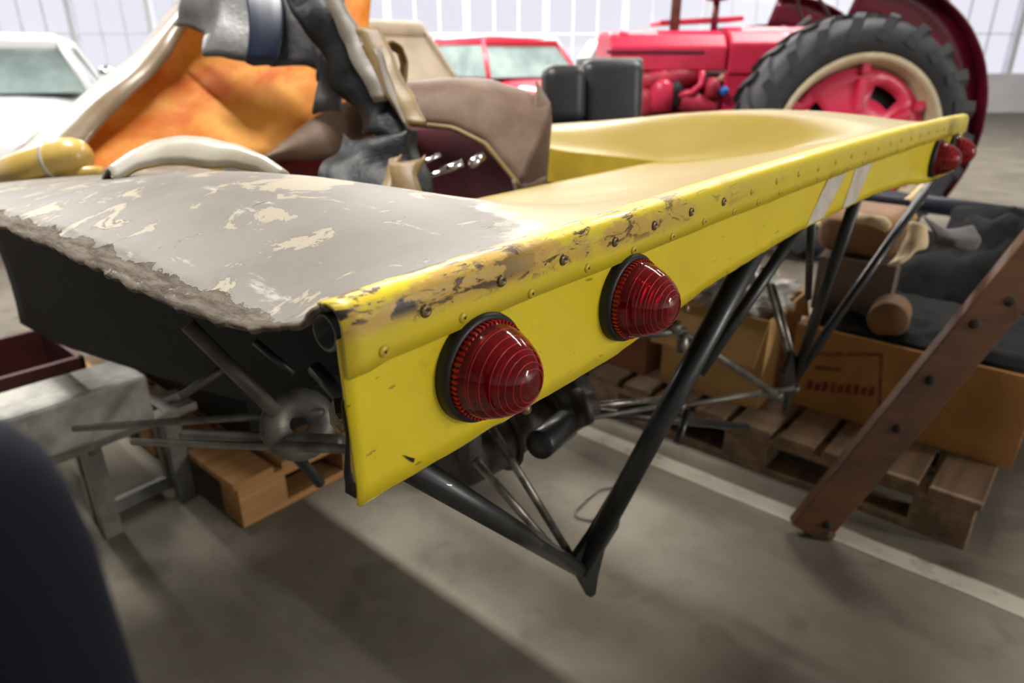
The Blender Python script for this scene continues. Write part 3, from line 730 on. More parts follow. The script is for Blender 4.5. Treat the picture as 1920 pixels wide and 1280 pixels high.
bar(Vector((e1.x, e1.y, zt))+N*.09, Vector((e2.x, e2.y, zt))+N*.09, .022, .04, 'top_bar')
bar(Vector((f1.x, f1.y, zt))-N*.02, Vector((f1.x, f1.y, zt))+N*.12, .03, .03, 'cross_bar')
bar(Vector((f2.x, f2.y, zt))-N*.02, Vector((f2.x, f2.y, zt))+N*.12, .03, .03, 'cross_bar')
for q in (f1, f2): mk('bolt', lathe([(0, .02), (.008, .02), (.01, .012), (.01, -.02), (0, -.02)], I @ Vector((q.x, q.y, zt-.02)), (0, -1, 0), 6), 'dull_steel', st)
# grey block resting on the stand
gb_ = tag(mk('concrete_block', box((0, 0, 0), (.40, .17, .135)), 'galv', bevel=.012), 'pale grey rectangular block lying on the steel stand', 'block')
p = W(.05, 1.51, zt+.0165+.0675); gb_.location = p; gb_.rotation_euler = (0, 0, ANG)
# dark red crate behind it
M['dark_red'] = mat('dark_red_paint', (72, 24, 18), (50, 18, 15), 8, .6)
M['charcoal'] = mat('charcoal_paint', (44, 40, 42), (34, 32, 34), 6, .6)
cr = tag(mk('crate', merge(box((0, 0, .15), (.6, .4, .02)), box((-.29, 0, .3), (.02, .4, .3)), box((.29, 0, .3), (.02, .4, .3)), box((0, -.19, .3), (.6, .02, .3)), box((0, .19, .3), (.6, .02, .3)), box((-.26, -.16, .07), (.05, .05, .14)), box((.26, -.16, .07), (.05, .05, .14)), box((-.26, .16, .07), (.05, .05, .14)), box((.26, .16, .07), (.05, .05, .14))), 'dark_red', bevel=.004), 'dark red steel crate on short legs behind the grey block', 'crate')
cr.scale = (1, 1, .6); cr.location = W(.0, 2.3, 0); cr.rotation_euler = (0, 0, ANG)
# navy padded post close to the camera
def post():
    V, F = [], []; c = onu(0, 0, 0)
    return None
b = dep(22, 1030, .17); r = .020
prof = [(0, 1.103), (.007, 1.1015), (.0125, 1.097), (.0170, 1.089), (.020, 1.078), (.0218, 1.060), (.0228, 1.0), (.023, .9), (.023, .03), (.05, .025), (.055, 0), (0, 0)]
np_ = thing('padded_post', 'dark navy blue padded post with rounded top, out of focus', 'post', (b.x-.006, b.y, 0), 0)
mk('post_sleeve', lathe([q for q in prof[:9]]+[(0, .03)], (0, 0, 0), (0, 0, 1), 32), 'navy', np_, True)
mk('post_foot', lathe([(0, .032), (.05, .03), (.06, .02), (.062, 0), (0, 0)], (0, 0, 0), (0, 0, 1), 28), 'black_steel', np_, True)

# ================================================================== right: pallet, boxes, plank
pallet('pallet', 'worn grey brown pallet stacked with cardboard boxes', 1.515, -.27, .8, 1.2, 'wood_grey')
pallet('pallet', 'low grey brown pallet under the folded reddish brown carton', 1.52, .95, .6, .8, 'wood_grey')
def carton(name, label, u, n, z, s, m, rz=0, flaps=True, open_top=False):
    t = thing(name, label, 'box', W(u, n, z), ANG+rz)
    a, b, h = s; w = .006
    mk('side', box((-a/2+w/2, 0, h/2), (w, b, h)), m, t); mk('side', box((a/2-w/2, 0, h/2), (w, b, h)), m, t)
    mk('side', box((0, -b/2+w/2, h/2), (a-2*w, w, h)), m, t); mk('side', box((0, b/2-w/2, h/2), (a-2*w, w, h)), m, t)
    mk('bottom', box((0, 0, w/2), (a-2*w, b-2*w, w)), m, t)
    if open_top:
        for sgn in (-1, 1):
            Rm = Matrix.Rotation(sgn*.9, 3, 'Y'); mk('flap', box(Vector((sgn*(a/2+.05), 0, h-.06)), (.15, b, .005), Rm), m, t)
    else:
        mk('flap', box((-a/4, 0, h+.002), (a/2-.002, b, .004)), m, t); mk('flap', box((a/4, 0, h+.002), (a/2-.002, b, .004)), m, t)
    return t
ZP = .145
hb = L(onu(1500, 610, 1.75)).z-ZP
b1 = carton('cardboard_box', 'large cardboard box with a faded red print behind the slanted plank', 1.75+.25, .0, ZP, (.5, .62, hb), 'card')
# faded print on the face towards the car
def print_mat(name, c, thr):
    t = NT(name); f = t.step(t.noise(60, 4, .6, (1, .8, 1.2)), thr, thr+.08); t.color(t.mix(f, c, (134, 96, 60))); t.set(Roughness=.8); return t.m
M['print_red'] = print_mat('faded_red_print', (128, 36, 22), .52); M['print_brown'] = print_mat('faded_brown_print', (110, 70, 34), .5)
I = inv(b1)
def onface(px, py): return I @ onu(px, py, 1.75)
def quad_print(nm, pts, m):
    P = [onface(*p) for p in pts]; mk(nm, prism([p+Vector((-.0005, 0, 0)) for p in P], (-.0006, 0, 0)), m, b1)
quad_print('print_frame', [(1520, 660), (1656, 661), (1656, 668), (1520, 667)], 'print_brown')
quad_print('print_frame', [(1649, 668), (1656, 668), (1652, 770), (1646, 768)], 'print_brown')
quad_print('print_band', [(1528, 684), (1578, 688), (1577, 697), (1527, 693)], 'print_brown')
# blurred red lettering: a row of slanted strokes
for k in range(9):
    x = 1512+k*14.5; y0 = 712+k*1.3+(4 if k % 3 == 1 else 0); y1 = 731+k*1.5
    quad_print('print_stroke', [(x+3, y0), (x+13, y0+1), (x+10, y1), (x-1, y1-1)], 'print_red')
b2 = carton('cardboard_box', 'open pale cardboard box holding a crumpled clear plastic bag', 1.80, .53, ZP, (.36, .34, .30), 'card3', .05, True, True)
M['clear_plastic'] = mat('crumpled_clear_plastic', (206, 204, 196), (170, 166, 156), 12, .16, 0, .8, 26, bdist=.01, coat=.5)
bagp = L(onn(1470, 590, .53))
pl = tag(mk('plastic_bag', lump((0, 0, 0), .125, 36, .55, 3.2, 4, (1, 1.1, .62)), 'clear_plastic', None, True), 'crumpled shiny clear plastic bag spilling out of the open box', 'plastic bag')
pl.location = W(1.76, .50, ZP+.33); pl.rotation_euler = (0, 0, ANG)
b3 = carton('cardboard_box', 'reddish brown carton standing behind the black hoop tubes', 1.62+.22, 1.02, ZP, (.42, .56, .30), 'card2', -.06)
M['card4'] = mat('grey_cardboard', (116, 98, 84), (100, 84, 72), 6, .8, 0, .1, 60)
M['sheet_black'] = mat('black_sheet', (16, 18, 18), (24, 26, 26), 6, .75, 0, .3, 18, bdist=.006, spec=.12)
bs_ = thing('plastic_sheet', 'crumpled black plastic sheet spread over the large cardboard box', 'plastic sheet', W(2.0, 0, ZP+hb+.005), ANG)
V, F = [], []
for i in range(31):
    for j in range(37):
        u_ = -.235+.47*i/30; n_ = -.285+.57*j/36; q_ = Vector((u_*9, n_*9, 1))
        flat = 1-sm(1.4-abs(u_-.08)/.16)*sm(1.5-abs(n_-.24)/.11)
        V.append((u_, n_, .003+(.010+.045*max(0, noise.noise(q_))+.012*abs(noise.noise(q_*2.7)))*flat*sm((u_+.235)/.04)))
for i in range(30):
    for j in range(36): a_ = i*37+j; F.append((a_, a_+1, a_+38, a_+37))
mk('sheet', (V, F), 'sheet_black', bs_, True, .002, 1)
b4 = carton('cardboard_box', 'greyish brown cardboard box standing on top of the large box', 2.08, .24, ZP+hb+.010, (.32, .22, .17), 'card4', .15)
# rounded brown parcel and roll lying on the boxes
M['kraft'] = mat('kraft_paper', (128, 92, 56), (104, 74, 44), 5, .7, 0, .3, 20)
pp = thing('wrapped_parcel', 'rounded brown paper parcel on the boxes under the white stripes', 'parcel', W(2.06, .24, ZP+hb+.186), ANG)
def rbox(s, r, n=5):
    bm = bmesh.new(); bmesh.ops.create_cube(bm, size=1); 
    for v in bm.verts: v.co = Vector((v.co.x*s[0], v.co.y*s[1], v.co.z*s[2]))
    bmesh.ops.bevel(bm, geom=list(bm.edges), offset=r, segments=n, profile=.5, affect='EDGES')
    V = [v.co.copy() for v in bm.verts]; F = [tuple(v.index for v in f.verts) for f in bm.faces]; bm.free(); return V, F
v, f = rbox((.26, .24, .14), .05); mk('paper_wrap', ([p+Vector((0, 0, .075)) for p in v], f), 'kraft', pp, True)
mk('paper_fold', loft([(-.09, -.122, .10), (.09, -.122, .11)], [(-.07, -.07, .143), (.09, -.07, .144)], 4, 8, (0, -.004, .008)), 'card3', pp, True, .002)
rl = thing('paper_roll', 'round end of a brown paper roll between the rods', 'roll', W(1.80, .07, ZP+hb+.008), ANG)
mk('roll_body', lathe([(.0, 0), (.05, 0), (.055, .006), (.055, .10), (0, .10)], (-.02, 0, .056), (1, .15, 0), 28), 'kraft', rl, True)
mk('roll_core', lathe([(.014, -.001), (.018, -.002), (.018, .02), (.014, .02)], (-.02, 0, .056), (1, .15, 0), 18, True), 'card2', rl, True)
# slanted plank
pa = onz(1512, 1002); pk = thing('plank', 'dark brown bolted wooden plank leaning on the boxes', 'plank', pa, 0)
a = Vector((0, 0, .0)); q1 = dep(1814, 640, 1.62)-pa; d = q1.normalized(); ln = 1.5
wv = (dep(1500, 975, 1)-dep(1550, 1005, 1)); wv = (wv-d*wv.dot(d)).normalized(); tv = d.cross(wv).normalized()
Rm = Matrix((d, wv, tv)).transposed()
mk('board', box(d*(ln/2)+Vector((0, 0, .012)), (ln, .105, .038), Rm), 'plank', pk, bevel=.004)
sgn = -1 if (tv.dot(-ray(1600, 850)) < 0) else 1
for s, wo in ((.05, -.02), (.36, .0), (.5, .015), (.66, .02), (.74, -.01)):
    mk('bolt_head', lathe([(0, .005), (.008, .005), (.012, .001), (.013, -.003), (0, -.003)], d*s+wv*wo+tv*sgn*.020+Vector((0, 0, .012)), tv*sgn, 10), 'hole', pk, True)
mk('foot_bracket', box(d*.03+wv*-.045+Vector((0, 0, .01)), (.022, .022, .044), Rm), 'wood_grey', pk, bevel=.004)
# black tarpaulin heap with tan rags
M['tarp'] = mat('black_tarpaulin', (16, 17, 18), (24, 25, 26), 6, .8, 0, .6, 12, bdist=.015, spec=.15)
tp = thing('tarpaulin', 'heap of black tarpaulin over the boxes beside the tractor tyre', 'tarpaulin', W(2.62, -.22, 0), ANG)
mk('tarp_heap', lump((0, 0, .30), .34, 48, .28, 2.6, 8, (.8, 1.5, 1.12)), 'tarp', tp, True)
M['rag'] = mat('tan_rag', (236, 216, 176), (204, 180, 136), 12, .85, 0, .4, 40)
M['grey_rag'] = mat('grey_rag', (110, 106, 106), (80, 76, 78), 12, .8, 0, .4, 40)
def rag(label, A, B, m, sd):
    t = thing('torn_rag', label, 'rag', dep(*A[0]), 0)
    mk('cloth', loft(R(t, A), R(t, B), 6, 16, (0, -.02, .01), .016, 16, sd), m, t, True, .004, 0)
rag('tan torn rag hanging down in two points', [(1705, 418, 1.78), (1692, 450, 1.76), (1680, 485, 1.75), (1668, 503, 1.74)], [(1735, 430, 1.78), (1732, 470, 1.76), (1712, 470, 1.75), (1690, 498, 1.74)], 'rag', 21)
rag('short tan rag scrap caught on the dark bar', [(1696, 370, 2.0), (1712, 362, 1.98), (1728, 345, 1.96)], [(1710, 390, 2.0), (1728, 380, 1.98), (1740, 355, 1.96)], 'rag', 22)
rag('grey rag draped over the tarpaulin', [(1730, 410, 1.86), (1770, 430, 1.84), (1820, 420, 1.84)], [(1745, 455, 1.80), (1790, 465, 1.78), (1830, 470, 1.78)], 'grey_rag', 23)
rag('pale rag folded over the wrapped parcel', [(1590, 398, 1.92), (1630, 402, 1.9), (1670, 425, 1.88)], [(1588, 408, 1.88), (1628, 415, 1.86), (1660, 440, 1.85)], 'rag', 24)
M['dark_navy'] = mat('dark_navy_steel', (16, 26, 42), (12, 18, 30), 6, .5)
db = thing('tow_bar', 'dark navy steel tow bar across the tractor tyre', 'bar', (0, 0, 0), 0)
A, B = dep(1610, 366, 3.0), dep(1960, 412, 2.9)
db.location = (A.x, A.y, 0)
I = inv(db)
mk('bar', tube([I @ A, I @ B], .038, 14), 'dark_navy', db, True)
for P in (A.lerp(B, .04), B):
    p = I @ P; mk('bar_leg', tube([p, (p.x, p.y+.02, 0)], .02, 10), 'dark_navy', db, True)
# pale offcut lying on the pallet, wire on the floor
wp = onz(1130, 950, .004)
wr = [onz(x, y, .006) for x, y in ((1152, 912), (1122, 917), (1100, 935), (1078, 957), (1080, 968), (1108, 976), (1128, 958), (1146, 938))]
tag(mk('bent_wire', tube(resample([p-wr[0] for p in wr], 30), .0035, 8), 'dull_steel', None, True), 'bent rusty wire lying on the floor by the hoop', 'wire').location = wr[0]

# ================================================================== red tractor
M['red'] = mat('tractor_red', (222, 52, 88), (210, 44, 78), 5, .35, coat=.1)
M['dark_red2'] = mat('tractor_maroon', (110, 16, 44), (92, 12, 36), 4, .4, coat=.2)
M['tyre'] = mat('tyre_rubber', (40, 43, 48), (52, 54, 58), 6, .62, 0, .15, 60)
M['rim_cream'] = mat('cream_rim', (216, 200, 168), (198, 180, 146), 8, .4)
M['engine_red'] = mat('engine_red', (206, 56, 84), (150, 34, 54), 9, .5, 0, .2, 30)
M['engine_dark'] = mat('engine_dark', (30, 20, 26), (44, 34, 38), 10, .6)
M['pipe_brown'] = mat('rusty_exhaust', (128, 112, 92), (104, 88, 70), 10, .6, .3)
M['blue_cap'] = mat('blue_cap', (40, 110, 200), None, rough=.4)
WC = dep(1580, 263, 4.12); WC = Vector((WC.x, WC.y, .705))
TA = math.radians(2)        # tractor heading
tr = thing('tractor', 'old red farm tractor with a large cream rimmed rear tyre', 'tractor', (WC.x, WC.y, 0), math.pi+TA)
# local: x forward (towards the left of the picture), y away to the right hand side of the tractor is towards -y world ... wheel plane at y=0, body at y<0
def wheel(t, c, Ro, wd, Rr, lugs, front=False):
    w = bpy.data.objects.new('front_wheel' if front else 'rear_wheel', None); COL.objects.link(w); w.parent = t; w.location = c; w.empty_display_size = .1
    h = wd/2; ax = (0, 1, 0)
    mk('tyre', lathe([(Rr, -h*.8), (Rr+.03, -h), (Rr+(Ro-Rr)*.5, -h*1.12), (Ro-.06, -h*1.0), (Ro-.03, -h*.6), (Ro-.025, 0), (Ro-.03, h*.6), (Ro-.06, h*1.0), (Rr+(Ro-Rr)*.5, h*1.12), (Rr+.03, h), (Rr, h*.8), (Rr-.02, 0)], (0, 0, 0), ax, 64, True), 'tyre', w, True)
    mk('rim', lathe([(Rr+.012, h*.92), (Rr+.016, h*.98), (Rr-.01, h*1.0), (Rr-.03, h*.86), (Rr-.045, h*.55), (Rr-.075, h*.4), (Rr-.075, -h*.4), (Rr-.03, -h*.9), (Rr+.01, -h*.9)], (0, 0, 0), ax, 56, False), 'rim_cream', w, True, solid=.006)
    if front:
        mk('disc', lathe([(Rr-.07, 0), (Rr*.4, h*.3), (.05, h*.4), (.05, h*.8), (0, h*.8)], (0, 0, 0), ax, 32), 'red', w, True, solid=.008); return w
    # centre disc with openings
    D = bmesh.new(); V, F = [], []
    rings = [.07, .15, .20, .26, .34, Rr-.065]; seg = 48
    hh = [.13, .125, .10, .085, .08, .10]
    for r, z in zip(rings, hh):
        for k in range(seg):
            a = 2*math.pi*k/seg; V.append((r*math.cos(a), z, r*math.sin(a)))
    for i in range(len(rings)-1):
        for k in range(seg):
            if i == 3 and k % 12 in (2, 3, 4, 5): continue
            F.append((i*seg+k, i*seg+(k+1) % seg, (i+1)*seg+(k+1) % seg, (i+1)*seg+k))
    D.free(); mk('disc', (V, F), 'red', w, True, solid=.012, off=0)
    mk('hub', lathe([(.02, .20), (.06, .20), (.075, .18), (.09, .12), (.10, .10), (0, .10)], (0, 0, 0), ax, 28), 'red', w, True)
    for k in range(6):
        a = 2*math.pi*(k+.5)/6; p = Vector((math.cos(a), 0, math.sin(a)))
        mk('spoke', box(p*.27+Vector((0, .105, 0)), (.19, .035, .05), Matrix.Rotation(-a, 3, 'Y')), 'red', w, bevel=.01)
        mk('wheel_bolt', lathe([(0, .02), (.016, .02), (.018, 0), (0, 0)], p*(Rr-.09)+Vector((0, .10, 0)), ax, 6), 'engine_red', w)
        mk('rim_clamp', box(p*(Rr-.06)+Vector((0, .09, 0)), (.06, .07, .05), Matrix.Rotation(-a, 3, 'Y')), 'red', w, bevel=.008)
    mk('brake_drum', lathe([(0, .03), (.38, .03), (.40, .01), (.40, -.1), (0, -.1)], (0, 0, 0), ax, 36), 'engine_dark', w, True)
    lugm = None
    for k in range(lugs):
        for s in (-1, 1):
            if lugm is None:
                # slanted chevron bar running over the shoulder
                v = []
                for (yy, xo, rr) in ((0.0, 0, Ro), (h*.55, .07, Ro), (h*1.0, .12, Ro-.03), (h*1.12, .14, Ro-.11)):
                    for dx in (-.028, .028):
                        v.append((xo+dx, yy, rr)); v.append((xo+dx*1.2, yy, rr-.05))
                f = []
                for i in range(3):
                    b = i*4
                    f += [(b, b+2, b+6, b+4), (b, b+4, b+5, b+1), (b+2, b+3, b+7, b+6), (b+1, b+5, b+7, b+3)]
                f += [(0, 1, 3, 2), (12, 14, 15, 13)]
                o = mk('tread_lug', (v, f), 'tyre', w); lugm = o.data
            else: o = link('tread_lug', lugm, w)
            o.rotation_euler = (0, 2*math.pi*(k+(.5 if s < 0 else 0))/lugs, 0)
            if s < 0: o.scale = (1, -1, 1)
    return w
wheel(tr, (0, 0, .705), .705, .34, .485, 22)
wheel(tr, (0, -1.5, .705), .705, .34, .485, 22)
# fender over the rear wheel
A, B, Cc = [], [], []
for k in range(16):
    a = math.radians(215-k*8.6); A.append((.82*math.cos(a)-.12, -.22, .78+.82*math.sin(a))); B.append((.82*math.cos(a)-.12, -.12, .78+.82*math.sin(a)))
    Cc.append((.6*math.cos(a)-.05, -.26, .78+.6*math.sin(a)))
for yy in (0, -1.5+.24):
    sh_ = lambda L_: [(x, y+yy, z) for x, y, z in L_]
    mk('rear_fender', merge(loft(sh_(A), sh_(B), 3, 24), loft(sh_(A), sh_(Cc), 3, 24)), 'dark_red2', tr, True, .01)
mk('rear_axle', tube([(0, .05, .72), (0, -1.55, .72)], .09, 16), 'engine_red', tr, True)
YB = -.75           # middle of the tractor
mk('transmission', box((.35, YB, .72), (1.3, .42, .42)), 'engine_red', tr, bevel=.05)
def seat_pan(): return loft([(-.55, YB-.22, 1.05), (-.35, YB-.24, 1.0), (-.1, YB-.2, 1.02)], [(-.55, YB+.22, 1.05), (-.35, YB+.24, 1.0), (-.1, YB+.2, 1.02)], 8, 12, (0, 0, -.05))
mk('seat', seat_pan(), 'dark_red2', tr, True, .015)
# hood: tank section and front section, right edge towards the camera at y = YH
YH = .0-.42
def hx(px, d=4.18): return -(dep(px, 60, d).x-WC.x)
x_front, x_split, x_rear = hx(1160), hx(1382), hx(1520)
def hood(x0, x1, z0, z1, m, nm):
    P = []
    for y, z in ((YB-.33, z0), (YB-.33, z1-.10), (YB-.27, z1-.03), (YB-.15, z1), (YB+.15, z1), (YB+.27, z1-.03), (YB+.33, z1-.10), (YB+.33, z0)): P.append((x0, y, z))
    return mk(nm, prism(P, (x1-x0, 0, 0)), m, tr, bevel=.012)
hood(x_split+.01, x_front+.02, 1.10, 1.34, 'red', 'hood')
hood(x_rear-.2, x_split-.01, 1.08, 1.36, 'red', 'fuel_tank')
mk('hood_crease', box(((x_front+x_split)/2+.1, YB+.333, 1.21), (.62, .012, .02)), 'dark_red2', tr, bevel=.004)
mk('grille', box((x_front-.06, YB, 1.0), (.10, .56, .66)), 'red', tr, bevel=.03)
for k in range(7): mk('grille_bar', box((x_front-.005, YB-.21+.07*k, 1.0), (.02, .03, .5)), 'dark_red2', tr)
mk('side_panel', box(((x_split+x_rear)/2-.05, YB+.30, .95), (abs(x_split-x_rear)+.1, .03, .28)), 'red', tr, bevel=.01)
mk('hood_post', box((x_front-.12, YB+.3, .95), (.12, .04, .34)), 'red', tr, bevel=.01)
# engine
xe = (x_front+x_split)/2
mk('engine_block', box((xe-.05, YB, .82), (.72, .34, .44)), 'engine_dark', tr, bevel=.02)
mk('sump', box((xe, YB, .58), (.9, .3, .12)), 'engine_red', tr, bevel=.03)
mk('frame_rail', box((xe+.05, YB+.26, .80), (1.3, .05, .09)), 'engine_red', tr, bevel=.01)
mk('oil_filter', lathe([(0, .1), (.05, .1), (.075, .07), (.08, 0), (.075, -.09), (0, -.1)], (x_front-.32, YB+.32, .95), (0, 0, 1), 24), 'red', tr, True)
mk('filter_neck', tube([(x_front-.32, YB+.32, 1.0), (x_front-.32, YB+.32, 1.1)], .03, 14), 'engine_red', tr, True)
mk('manifold', tube([(xe+.25, YB+.26, 1.06), (xe+.1, YB+.3, 1.04), (xe-.05, YB+.3, 1.06), (xe-.2, YB+.28, 1.07)], [.05, .06, .06, .05], 16), 'engine_red', tr, True)
mk('curved_pipe', tube([(x_split+.16, YB+.34, 1.10), (x_split+.16, YB+.35, 1.02), (x_split+.22, YB+.36, .97), (x_split+.32, YB+.34, .95)], .022, 12), 'red', tr, True)
mk('carburettor', lathe([(0, .08), (.05, .08), (.06, .02), (.05, -.05), (.03, -.08), (0, -.08)], (xe-.05, YB+.31, .96), (.3, 0, 1), 20), 'engine_dark', tr, True)
mk('generator', lathe([(0, -.13), (.06, -.13), (.07, -.1), (.07, .1), (.05, .13), (0, .13)], (xe-.2, YB+.3, .9), (1, 0, .3), 20), 'engine_red', tr, True)
mk('distributor', lathe([(0, .06), (.03, .06), (.05, .02), (.05, -.06), (0, -.06)], (x_split+.08, YB+.33, 1.0), (0, 0, 1), 18), 'engine_red', tr, True)
mk('blue_cap', lathe([(0, .03), (.025, .03), (.03, 0), (0, 0)], (x_split+.01, YB+.35, .98), (0, 1, 0), 16), 'blue_cap', tr, True)
mk('pump_body', lump((xe+.12, YB+.3, .92), .09, 20, .2, 2, 2, (1, .6, 1)), 'engine_red', tr, True)
px = hx(1289); mk('exhaust_pipe', tube([(px, YB+.12, 1.30), (px, YB+.12, 2.1)], .032, 16), 'pipe_brown', tr, True)
px = hx(1370); mk('air_intake', merge(tube([(px, YB+.1, 1.3), (px, YB+.1, 1.53)], .022, 14), lathe([(0, .14), (.05, .13), (.07, .05), (.07, .0), (.02, -.01)], (px, YB+.1, 1.52), (0, 0, 1), 20)), 'dark_red2', tr, True)
mk('hood_flap', box((hx(1345), YB-.05, 1.40), (.55, .3, .03), Matrix.Rotation(.05, 3, 'Y')), 'red', tr, bevel=.008)
mk('steering_column', tube([(hx(1500)-.1, YB, 1.3), (-.02, YB, 1.42)], .02, 10), 'engine_dark', tr, True)
mk('steering_wheel', lathe([(.20, -.012), (.215, 0), (.20, .012), (.188, 0)], (-.04, YB, 1.43), (-.8, 0, .5), 32, True), 'engine_dark', tr, True)
mk('front_axle', box((x_front-.05, YB, .42), (.12, 1.2, .10)), 'engine_red', tr, bevel=.02)
mk('front_pedestal', box((x_front-.05, YB, .58), (.16, .2, .3)), 'engine_red', tr, bevel=.02)
for yy in (YB-.62, YB+.62): wheel(tr, (x_front-.05, yy, .33), .33, .15, .21, 0, True)

# ================================================================== black seat between deck and tractor
M['black_vinyl'] = mat('black_vinyl', (32, 34, 37), (42, 44, 46), 5, .42, 0, .15, 60)
M['grey_shell'] = mat('grey_seat_shell', (112, 114, 112), (92, 94, 92), 6, .5)
d0 = 3.15; sc_ = dep(1110, 170, d0)
bs = thing('car_seat', 'black padded car seat with shell back on a steel pedestal', 'seat', (sc_.x, sc_.y, 0), .15)
def pillow(a, r, n=6):
    return rbox(a, r, n)
def put(vf, c, Rm=None): return [((Rm @ p) if Rm else p)+Vector(c) for p in vf[0]], vf[1]
mk('seat_back', put(pillow((.30, .12, .34), .055), (.10, .04, 1.0), Matrix.Rotation(-.12, 3, 'X')), 'black_vinyl', bs, True)
mk('back_shell', put(pillow((.33, .05, .38), .024), (.115, .11, .99), Matrix.Rotation(-.12, 3, 'X')), 'grey_shell', bs, True)
mk('side_bolster', put(pillow((.20, .13, .26), .055), (-.14, -.02, 1.02), Matrix.Rotation(-.1, 3, 'X')), 'black_vinyl', bs, True)
mk('seat_cushion', put(pillow((.46, .40, .12), .05), (0, -.14, .82)), 'black_vinyl', bs, True)
mk('pedestal', tube([(0, -.1, 0), (0, -.1, .78)], .05, 16), 'black_steel', bs, True)
mk('pedestal_foot', lathe([(0, .03), (.2, .025), (.22, 0), (0, 0)], (0, -.1, 0), (0, 0, 1), 24), 'black_steel', bs, True)

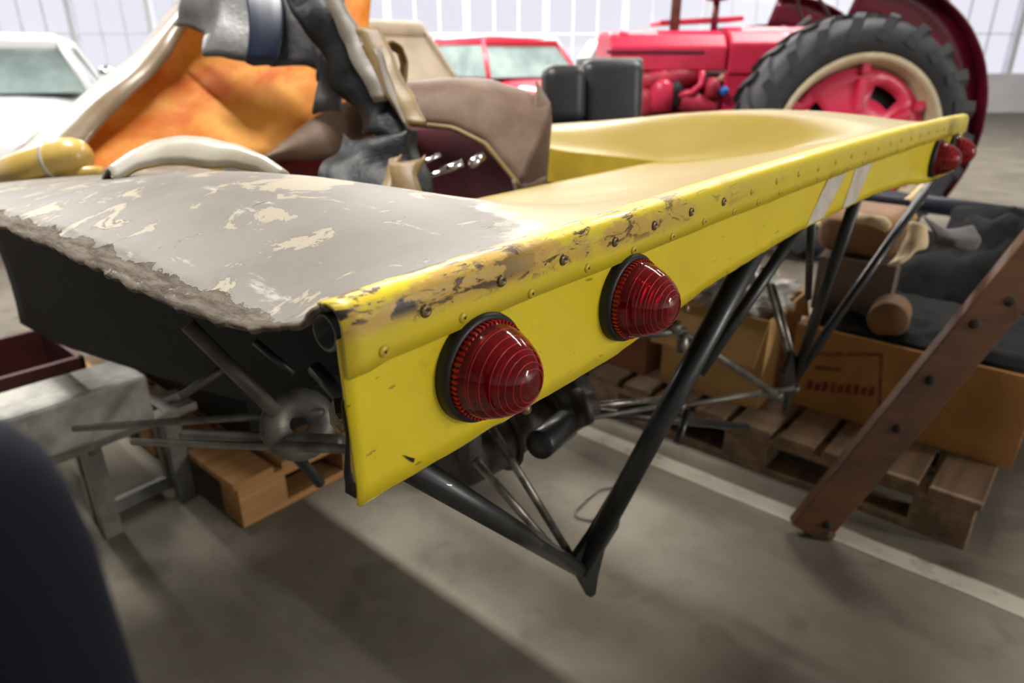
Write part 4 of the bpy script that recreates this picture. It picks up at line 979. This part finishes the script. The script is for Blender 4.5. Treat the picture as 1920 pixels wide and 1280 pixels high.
# ================================================================== parked cars
M['glass'] = mat('car_glass', (150, 168, 166), (120, 136, 136), 2, .08, 0, coat=.5)
M['bumper'] = mat('bumper_chrome', (220, 222, 224), None, rough=.15, metal=1)
M['car_tyre'] = mat('car_tyre', (34, 34, 36), None, rough=.7)
M['headlamp'] = mat('headlamp_glass', (236, 238, 236), None, rough=.1, coat=.5)
def parked_car(name, label, x, y, rz, paint, roofm, Lc=3.9, Wc=1.62, belt=.86, roof=1.38, cab=(-.55, .42), stripe=None, fabric=False):
    """local x forward"""
    t = thing(name, label, 'car', (x, y, 0), rz)
    st_ = [(-.5, .62, .40, .62), (-.47, .82, .30, .74), (-.36, .95, .24, .83), (-.2, 1, .22, .87), (0, 1, .22, .88), (.18, 1, .22, .88), (.34, .96, .24, .84), (.45, .86, .30, .76), (.5, .62, .42, .66)]
    k = 14; V, F = [], []
    for sx, sw, zb, zt in st_:
        zt = zt/.88*belt
        for j in range(k):
            a = 2*math.pi*j/k; c, s = math.cos(a), math.sin(a)
            cc = math.copysign(abs(c)**.55, c); ss = math.copysign(abs(s)**.55, s)
            V.append((sx*Lc, cc*sw*Wc/2, (zb+zt)/2+ss*(zt-zb)/2))
    for i in range(len(st_)-1):
        for j in range(k): F.append((i*k+j, i*k+(j+1) % k, (i+1)*k+(j+1) % k, (i+1)*k+j))
    F.append(tuple(range(k))); F.append(tuple((len(st_)-1)*k+j for j in range(k)))
    mk('body', (V, F), paint, t, True, subd=1)
    c0, c1 = cab[0]*Lc/1.9, cab[1]*Lc/1.9
    b = [(c0-.28, .70), (c0, .72), (c1, .72), (c1+.36, .72)]; tw = .56
    zb = belt-.04
    G = [(c0-.25, -.70*Wc/1.62, zb), (c1+.38, -.70*Wc/1.62, zb), (c1+.38, .70*Wc/1.62, zb), (c0-.25, .70*Wc/1.62, zb), (c0+.02, -.54, roof-.05), (c1-.02, -.54, roof-.05), (c1-.02, .54, roof-.05), (c0+.02, .54, roof-.05)]
    mk('window_glass', (G, [(0, 1, 5, 4), (1, 2, 6, 5), (2, 3, 7, 6), (3, 0, 4, 7), (4, 5, 6, 7), (0, 3, 2, 1)]), roofm if fabric else 'glass', t, bevel=.03)
    if fabric:
        for s in (-1, 1): mk('side_window', loft([(c0+.35, s*.715*Wc/1.62, zb+.08), (c1+.05, s*.715*Wc/1.62, zb+.08)], [(c0+.42, s*.60, roof-.14), (c1-.05, s*.60, roof-.14)], 2, 4), 'headlamp', t, False, .02, 0)
        mk('windscreen', loft([(c1+.40, -.6, zb+.05), (c1+.40, .6, zb+.05)], [(c1+.06, -.5, roof-.1), (c1+.06, .5, roof-.1)], 2, 6), 'glass', t, False, .02, 0)
    v, f = rbox((c1-c0+.12, 1.14, .13), .06, 4); mk('roof', ([p+Vector(((c0+c1)/2, 0, roof-.06)) for p in v], f), roofm, t, True)
    for s in (-1, 1):
        mk('windscreen_pillar', tube([(c1+.38, s*.70*Wc/1.62, zb), (c1, s*.545, roof-.04)], .03, 8), paint, t, True)
        mk('rear_pillar', loft([(c0-.27, s*.705*Wc/1.62, zb), (c0+.0, s*.55, roof-.03)], [(c0+.12, s*.715*Wc/1.62, zb), (c0+.30, s*.56, roof-.03)], 2, 6), roofm, t, True, .03, 0)
        mk('headlamp', lathe([(0, .05), (.06, .04), (.085, 0), (.085, -.05)], (Lc*.465, s*Wc*.33, .64), (1, 0, .1), 20), 'headlamp', t, True)
        for xx in (-.31, .31):
            w = mk('wheel', lathe([(.10, -.09), (.26, -.10), (.31, -.07), (.31, .07), (.26, .10), (.10, .09)], (xx*Lc, s*(Wc/2-.12), .31), (0, 1, 0), 28, True), 'car_tyre', t, True)
            mk('hub_cap', lathe([(0, .11*s), (.10, .105*s), (.17, .085*s), (.17, .0)], (xx*Lc, s*(Wc/2-.12), .31), (0, 1, 0), 22), 'bumper', w, True)
            if stripe:
                A = []
                for q in range(12):
                    a = math.pi*q/11; A.append((xx*Lc+.40*math.cos(a), s*(Wc/2-.06), .33+.44*math.sin(a)))
                mk('wheel_arch_trim', tube(A, .03, 8), stripe, t, True)
    mk('front_bumper', tube([(Lc*.44, -Wc*.46, .42), (Lc*.515, -Wc*.25, .42), (Lc*.525, 0, .42), (Lc*.515, Wc*.25, .42), (Lc*.44, Wc*.46, .42)], .045, 10), 'bumper', t, True)
    mk('rear_bumper', tube([(-Lc*.44, -Wc*.46, .42), (-Lc*.515, 0, .42), (-Lc*.44, Wc*.46, .42)], .045, 10), 'bumper', t, True)
    mk('mirror', lathe([(0, .02), (.05, .015), (.055, 0), (.04, -.03), (0, -.04)], (c1+.3, Wc*.5, belt+.09), (-1, 0, 0), 16), 'bumper', t, True)
    return t
M['car_red'] = mat('bright_red_paint', (206, 44, 70), None, rough=.2, coat=.5)
M['car_white'] = mat('white_car_paint', (236, 236, 238), None, rough=.2, coat=.5)
M['car_cream'] = mat('cream_car_paint', (226, 220, 208), None, rough=.22, coat=.4)
M['soft_top'] = mat('beige_soft_top', (196, 180, 158), (184, 168, 146), 4, .8)
M['car_green'] = mat('pale_green_paint', (206, 220, 214), None, rough=.2, coat=.5)
M['pin'] = mat('red_brown_trim', (150, 50, 32), (170, 90, 40), 6, .35)
parked_car('soft_top_car', 'cream classic car with beige soft top and red brown trim', -2.05, 7.2, math.radians(128), 'car_cream', 'soft_top', 4.2, 1.7, 1.02, 1.46, (-.62, .10), 'pin', True)
parked_car('saloon_car', 'bright red rounded classic car with a pale windscreen', -.35, 10.2, math.radians(-58), 'car_red', 'car_red', 3.9, 1.6, .98, 1.42)
parked_car('saloon_car', 'pale green white classic car behind the black seat', 2.3, 11.2, math.radians(-62), 'car_green', 'car_white', 4.2, 1.7, .98, 1.42)
parked_car('saloon_car', 'white classic car beyond the beige rolled edge of the orange shell', -4.3, 6.1, math.radians(-62), 'car_white', 'car_white', 4.1, 1.66, .98, 1.34)
parked_car('saloon_car', 'white saloon car parked close to the window wall', -4.4, 13.0, math.radians(-75), 'car_white', 'car_white', 4.2, 1.7, .98, 1.5)
